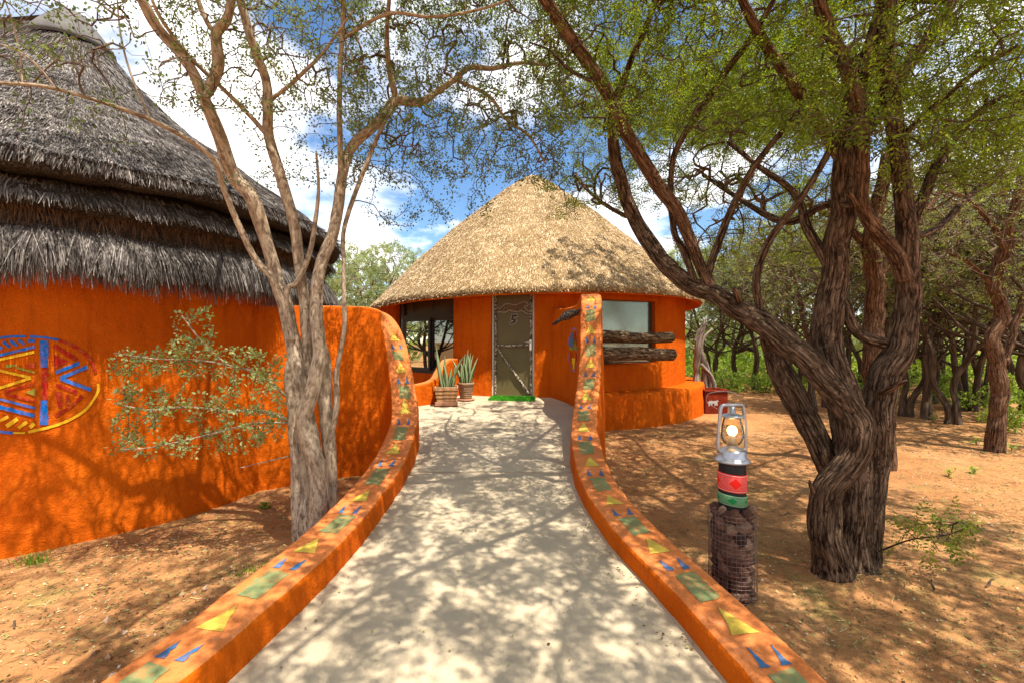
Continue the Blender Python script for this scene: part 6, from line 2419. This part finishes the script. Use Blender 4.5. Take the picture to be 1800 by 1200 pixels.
    m = MB(); m.lathe([(0.001, h0 - 0.002), (0.050, h0 - 0.002), (0.054, h0 + 0.003), (0.074, h0 + 0.008), (0.076, h0 + 0.012), (0.060, h0 + 0.020), (0.034, h0 + 0.027), (0.022, h0 + 0.030), (0.020, h0 + 0.075), (0.001, h0 + 0.076)], 40)
    part(m, 'hood', M['galv'])
    # side tubes bent over the top
    ht = h0 + 0.085
    ang = 0.20
    ux, uy = math.cos(ang), math.sin(ang)
    for sg in (-1, 1):
        pts = [(0.040, tz + 0.062), (0.075, tz + 0.050), (0.100, tz + 0.066), (0.106, tz + 0.10), (0.101, tz + 0.18), (0.094, tz + 0.27), (0.088, ht - 0.03), (0.078, ht - 0.006), (0.058, ht), (0.0, ht - 0.001)]
        c = catmull(np.array([(sg * r * ux, sg * r * uy, z) for r, z in pts]), 0.008)
        m = MB(); m.tube(c, 0.0115, 14)
        part(m, 'side_tube', M['galv'])
    # wire guard round the glass
    m = MB()
    for zc, rr, tl in ((g0 + 0.055, 0.078, 0.02), (g0 + 0.075, 0.079, -0.02)):
        a = np.linspace(0, 2 * np.pi, 41)
        m.tube(np.stack((np.cos(a) * rr, np.sin(a) * rr, zc + tl * np.cos(a + 0.6)), -1), 0.0016, 5, caps=False)
    for k in range(4):
        a = k * np.pi / 2 + 0.5
        c = catmull(np.array([(math.cos(a) * r, math.sin(a) * r, z) for r, z in ((0.05, g0 + 0.005), (0.074, g0 + 0.05), (0.076, g0 + 0.09), (0.066, g0 + 0.15), (0.058, g0 + 0.18))]), 0.01)
        m.tube(c, 0.0014, 5)
    part(m, 'wire_guard', M['galv'])
    # bail handle swung over to the left, with a small white leopard tag
    bail = [(0.098 * ux, 0.098 * uy, ht - 0.03), (0.06, -0.03, ht + 0.045), (-0.03, -0.08, ht + 0.092), (-0.12, -0.09, ht + 0.100), (-0.185, -0.07, ht + 0.085), (-0.195, -0.05, ht + 0.04), (-0.165, -0.03, ht + 0.01), (-0.098 * ux, -0.098 * uy, ht - 0.03)]
    m = MB(); m.tube(catmull(np.array(bail), 0.01), 0.0017, 6)
    part(m, 'bail_handle', M['galv'])
    cat = [(0.0, 0.38), (0.10, 0.30), (0.13, 0.10), (0.10, 0.0), (0.20, 0.0), (0.24, 0.22), (0.32, 0.26), (0.36, 0.05), (0.44, 0.05), (0.44, 0.28), (0.62, 0.30), (0.66, 0.02), (0.75, 0.02), (0.74, 0.26), (0.84, 0.06), (0.93, 0.08), (0.88, 0.42), (1.0, 0.50), (0.98, 0.60), (0.88, 0.64), (0.78, 0.58), (0.50, 0.56), (0.30, 0.60), (0.16, 0.54), (0.06, 0.44)]
    pl = Plane((-0.205, -0.09), (-0.130, -0.085))
    m = MB(); flat_shape(m, pl, [(u * 0.075, ht + 0.005 + v * 0.06) for u, v in cat], -0.0015, 0.0015)
    n = len(cat)
    V = [pl.pt(u * 0.075, ht + 0.005 + v * 0.06, -0.0015) for u, v in cat]
    m.add(V, [tuple(range(n))[::-1]])
    part(m, 'leopard_tag', M['white'], smooth=False)


lantern()

# ------------------------------------------------------------------ props by the hut
def logs():
    for (a, b, r, label, seed) in ((np.array((1.28, 8.72, 1.18)), np.array((3.30, 9.37, 1.17)), 0.125, 'upper weathered log fixed across the frosted window', 1.3), (np.array((1.28, 8.70, 0.86)), np.array((3.32, 9.36, 0.84)), 0.150, 'lower thicker ribbed log fixed across the frosted window', 4.9)):
        t = np.linspace(0, 1, 120)[:, None]
        pts = a * (1 - t) + b * t + 0.02 * np.stack([vnoise(xyz(t[:, 0] * 5, seed, q)) for q in (0.5, 5.5, 9.5)], -1)
        rad = r * (1 - 0.15 * t[:, 0]) * np.where(t[:, 0] > 0.985, 0.75, 1.0)
        V, F, co = bark_tube_mesh('log', pts, rad, 40, None, 0.018, 7, seed=seed, wob=0.10)
        o = link('log', quads_mesh('log', V, F, co, M['bark_log']))
        tag(o, label, 'log', 'logs across the window')


logs()


def bird():
    c = np.array((1.03, 7.36, 1.515))
    nrm = np.array((-1.0, 0.0, 0.0)); up = np.array((0, 0, 1.0))
    root = empty('bird_ornament', c + nrm * 0.1, 'dark speckled guineafowl ornament fixed on the right wing wall', 'ornament')
    ax = unit(np.array((0.90, -0.22, 0.36)))               # tail low and out over the path, head up at the wall
    m = MB()
    t = np.linspace(0, 1, 26)
    rad = 0.078 * np.sin(np.pi * np.clip(t * 0.93 + 0.03, 0, 1)) ** 0.7 * (1 - 0.35 * t) + 0.006
    pts = (c + nrm * 0.10)[None] + ax[None] * ((t - 0.5) * 0.34)[:, None] + up[None] * (0.02 * np.sin(t * 3.1))[:, None] - ax[None] * 0.0
    m.tube(pts[::-1], rad[::-1], 20)
    spk, nt, b = new_mat('speckled_feathers')
    v = nt.nodes.new('ShaderNodeTexVoronoi'); v.inputs['Scale'].default_value = 55
    nt.links.new(position(nt), v.inputs['Vector'])
    nt.links.new(ramp_node(nt, v.outputs['Distance'], [(0.22, (0.40, 0.34, 0.28)), (0.34, (0.06, 0.045, 0.035))]), b.inputs['Base Color'])
    o = m.build('body', spk, smooth=True); keep_at(o, root)
    m = MB()
    tl = pts[0] - ax * 0.0
    for k in (-1, 0, 1):
        m.tube([tl + ax * 0.03, tl - ax * 0.06 + up * -0.02 + nrm * 0.012 * k, tl - ax * 0.11 - up * 0.05 + nrm * 0.02 * k], [0.03, 0.024, 0.006], 8)
    o = m.build('tail', plain('dark_tail', (0.05, 0.035, 0.028), 0.8), smooth=True); keep_at(o, root)
    m = MB()
    hd = pts[-1]
    m.tube([hd - ax * 0.04, hd + ax * 0.02 + up * 0.03, hd + ax * 0.045 + up * 0.065, hd + ax * 0.07 + up * 0.075], [0.034, 0.020, 0.020, 0.007], 10)
    o = m.build('head', plain('dark_head', (0.09, 0.06, 0.05), 0.8), smooth=True); keep_at(o, root)
    m = MB()
    for k in (-1, 1):
        m.tube([hd - ax * 0.07 + nrm * 0.03 * k - up * 0.03, hd - ax * 0.01 + nrm * 0.035 * k - up * 0.06, hd + ax * 0.05 + nrm * 0.04 * k - up * 0.05], [0.008, 0.006, 0.005], 6)
    o = m.build('feet', plain('bird_feet', (0.10, 0.07, 0.05), 0.8), smooth=True); keep_at(o, root)


bird()


def snake_leaf_mesh(seed):
    g = np.random.default_rng(seed)
    n = 12
    t = np.linspace(0, 1, n)
    w = 0.5 * (0.55 + 0.6 * np.sin(np.pi * np.clip(t * 0.8 + 0.15, 0, 1))) * (1 - t ** 5) + 0.01
    bend = g.uniform(-0.10, 0.10)
    tw = np.linspace(0, g.uniform(-0.9, 0.9), n)
    V = []
    for i in range(n):
        ca, sa = math.cos(tw[i]), math.sin(tw[i])
        for u, dpt in ((-1, 0.16), (0, -0.10), (1, 0.16), (0, -0.26)):
            x, y = u * w[i] * 0.055, dpt * w[i] * 0.075
            V.append((x * ca - y * sa + bend * t[i] ** 2, x * sa + y * ca, t[i]))
    F = []
    for i in range(n - 1):
        for k in range(4):
            l = (k + 1) % 4
            F.append((i * 4 + k, i * 4 + l, i * 4 + 4 + l, i * 4 + 4 + k))
    return fast_mesh('leaf', np.array(V), np.array(F)[:, ::-1], M['sans'])


LEAFM = None


def plant(root, z0, leaves, seed):
    global LEAFM
    if LEAFM is None:
        LEAFM = [snake_leaf_mesh(s) for s in range(5)]
    g = np.random.default_rng(seed)
    for (x, y, h, tx, ty) in leaves:
        o = link('leaf', LEAFM[int(g.integers(0, 5))], root)
        o.location = (x, y, z0)
        o.scale = (1.0, 1.0, h)
        o.rotation_euler = (ty, tx, g.uniform(-0.6, 0.6))


def square_planter():
    d = 8.22
    x = (785 - 900) / 800 * d
    z = path_z(d) + 0.004
    root = empty('planter', (x, d, z), 'square wooden slatted planter with tall snake plant, nearer of the two pots', 'plant pot')
    root.rotation_euler = (0, 0, 0.12)
    m = MB(); m.box((0, 0, 0.035), (0.40, 0.40, 0.07), bevel=0.008)
    m.build('tray', M['saucer'], root)
    plank = {}
    for i in range(4):
        hz = 0.062
        zc = 0.072 + hz / 2 + i * (hz + 0.004)
        hw = 0.155 + 0.012 * i
        for k in range(4):
            m = MB()
            L = 2 * hw + (0.03 if k % 2 == 0 else -0.008)
            m.box((0, -hw - 0.006, 0), (L, 0.024, hz), bevel=0.005)
            o = m.build('plank', M['pot_plank'], root)
            o.location = (0, 0, zc)
            o.rotation_euler = (0, 0, k * math.pi / 2)
    m = MB(); m.box((0, 0, 0.31), (0.36, 0.36, 0.02))
    m.build('soil', M['soil'], root)
    plant(root, 0.30, [(-0.04, 0.0, 0.78, -0.30, 0.05), (-0.02, 0.05, 0.60, -0.07, 0.02), (0.05, -0.02, 0.66, 0.34, 0.0), (0.08, 0.03, 0.42, 0.30, 0.0), (0.0, -0.06, 0.46, 0.06, 0.05), (0.10, -0.05, 0.34, 0.24, 0.1), (-0.08, -0.05, 0.62, -0.20, 0.06), (0.03, 0.06, 0.36, 0.10, 0.0)], 3)


def round_pot():
    d = 8.66
    x = (819 - 900) / 800 * d
    z = path_z(d) + 0.004
    root = empty('plant_pot', (x, d, z), 'round ribbed clay pot with many-leaved snake plant nearer the door', 'plant pot')
    m = MB(); m.lathe([(0.001, 0.0), (0.15, 0.0), (0.165, 0.012), (0.165, 0.03), (0.15, 0.034), (0.001, 0.034)], 40)
    m.build('saucer', M['saucer'], root, smooth=True)
    prof = [(0.001, 0.036), (0.105, 0.036)]
    for i in range(6):
        z0 = 0.04 + i * 0.042; r0 = 0.107 + i * 0.007
        prof += [(r0, z0), (r0 + 0.008, z0 + 0.008), (r0 + 0.010, z0 + 0.034), (r0 + 0.004, z0 + 0.041)]
    prof += [(0.158, 0.295), (0.165, 0.305), (0.165, 0.335), (0.155, 0.34), (0.14, 0.335), (0.135, 0.31), (0.001, 0.31)]
    m = MB(); m.lathe(prof, 44)
    m.build('pot_body', M['pot'], root, smooth=True)
    m = MB(); m.lathe([(0.134, 0.318), (0.06, 0.325), (0.001, 0.327)], 24)
    m.build('soil', M['soil'], root, smooth=True)
    plant(root, 0.31, [(-0.08, 0.0, 0.52, -0.24, 0.0), (-0.04, 0.04, 0.58, -0.10, 0.0), (0.0, 0.0, 0.66, -0.06, 0.04), (0.03, 0.03, 0.60, 0.05, 0.0), (0.06, 0.0, 0.63, 0.08, 0.02), (0.09, 0.02, 0.52, 0.12, 0.0), (-0.06, -0.05, 0.34, -0.12, 0.08), (0.02, -0.06, 0.44, 0.0, 0.06), (0.07, -0.05, 0.40, 0.10, 0.05), (-0.02, -0.03, 0.50, -0.16, 0.05), (0.05, 0.06, 0.56, 0.02, 0.0)], 4)


square_planter()
round_pot()


def door_mat():
    g = np.random.default_rng(9)
    A = hutp(DOOR_A[0], HUT_R + 0.03, 0); B = hutp(DOOR_A[1], HUT_R + 0.03, 0)
    c = (A + B) / 2
    y = c[1] - 0.24
    root = empty('door_mat', (c[0], y, path_z(y) + 0.004), 'bright green artificial grass mat at the door', 'door mat')
    ang = math.atan2(B[1] - A[1], B[0] - A[0])
    root.rotation_euler = (math.atan(0.05), 0, ang)
    m = MB(); m.box((0, 0, 0.008), (0.88, 0.42, 0.016))
    m.build('backing', M['mat_green'], root)
    n = 3500
    pos = np.stack((g.uniform(-0.44, 0.44, n), g.uniform(-0.21, 0.21, n), np.full(n, 0.014)), -1)
    V, F = prisms(pos, pos + unit(g.normal(0, 0.45, (n, 3)) + np.array((0, 0, 1))) * g.uniform(0.018, 0.034, n)[:, None], np.full(n, 0.004), np.full(n, 0.0012), 3)
    o = link('pile', fast_mesh('pile', V, F, M['mat_green'], smooth=False), root)
    tag(o, kind='stuff')


door_mat()


def red_box():
    c0, c1 = P(1240, 728, 10.7), P(1281, 728, 10.7)
    c = (c0 + c1) / 2
    root = empty('planter_box', (c[0], c[1] + 0.28, GZ), 'dark red plastered planter box at the right corner of the hut plinth', 'planter')
    w = c1[0] - c0[0]
    m = MB(); m.box((0, 0, 0.22), (w, 0.5, 0.60), bevel=0.02)
    m.build('box_body', M['rust'], root)
    m = MB()
    for (x, y, sx, sy) in ((0, -0.245, w + 0.05, 0.07), (0, 0.245, w + 0.05, 0.07), (-w / 2 + 0.012, 0, 0.07, 0.42), (w / 2 - 0.012, 0, 0.07, 0.42)):
        m.box((x, y, 0.545), (sx, sy, 0.05), bevel=0.01)
    m.build('rim', M['rust'], root)


red_box()
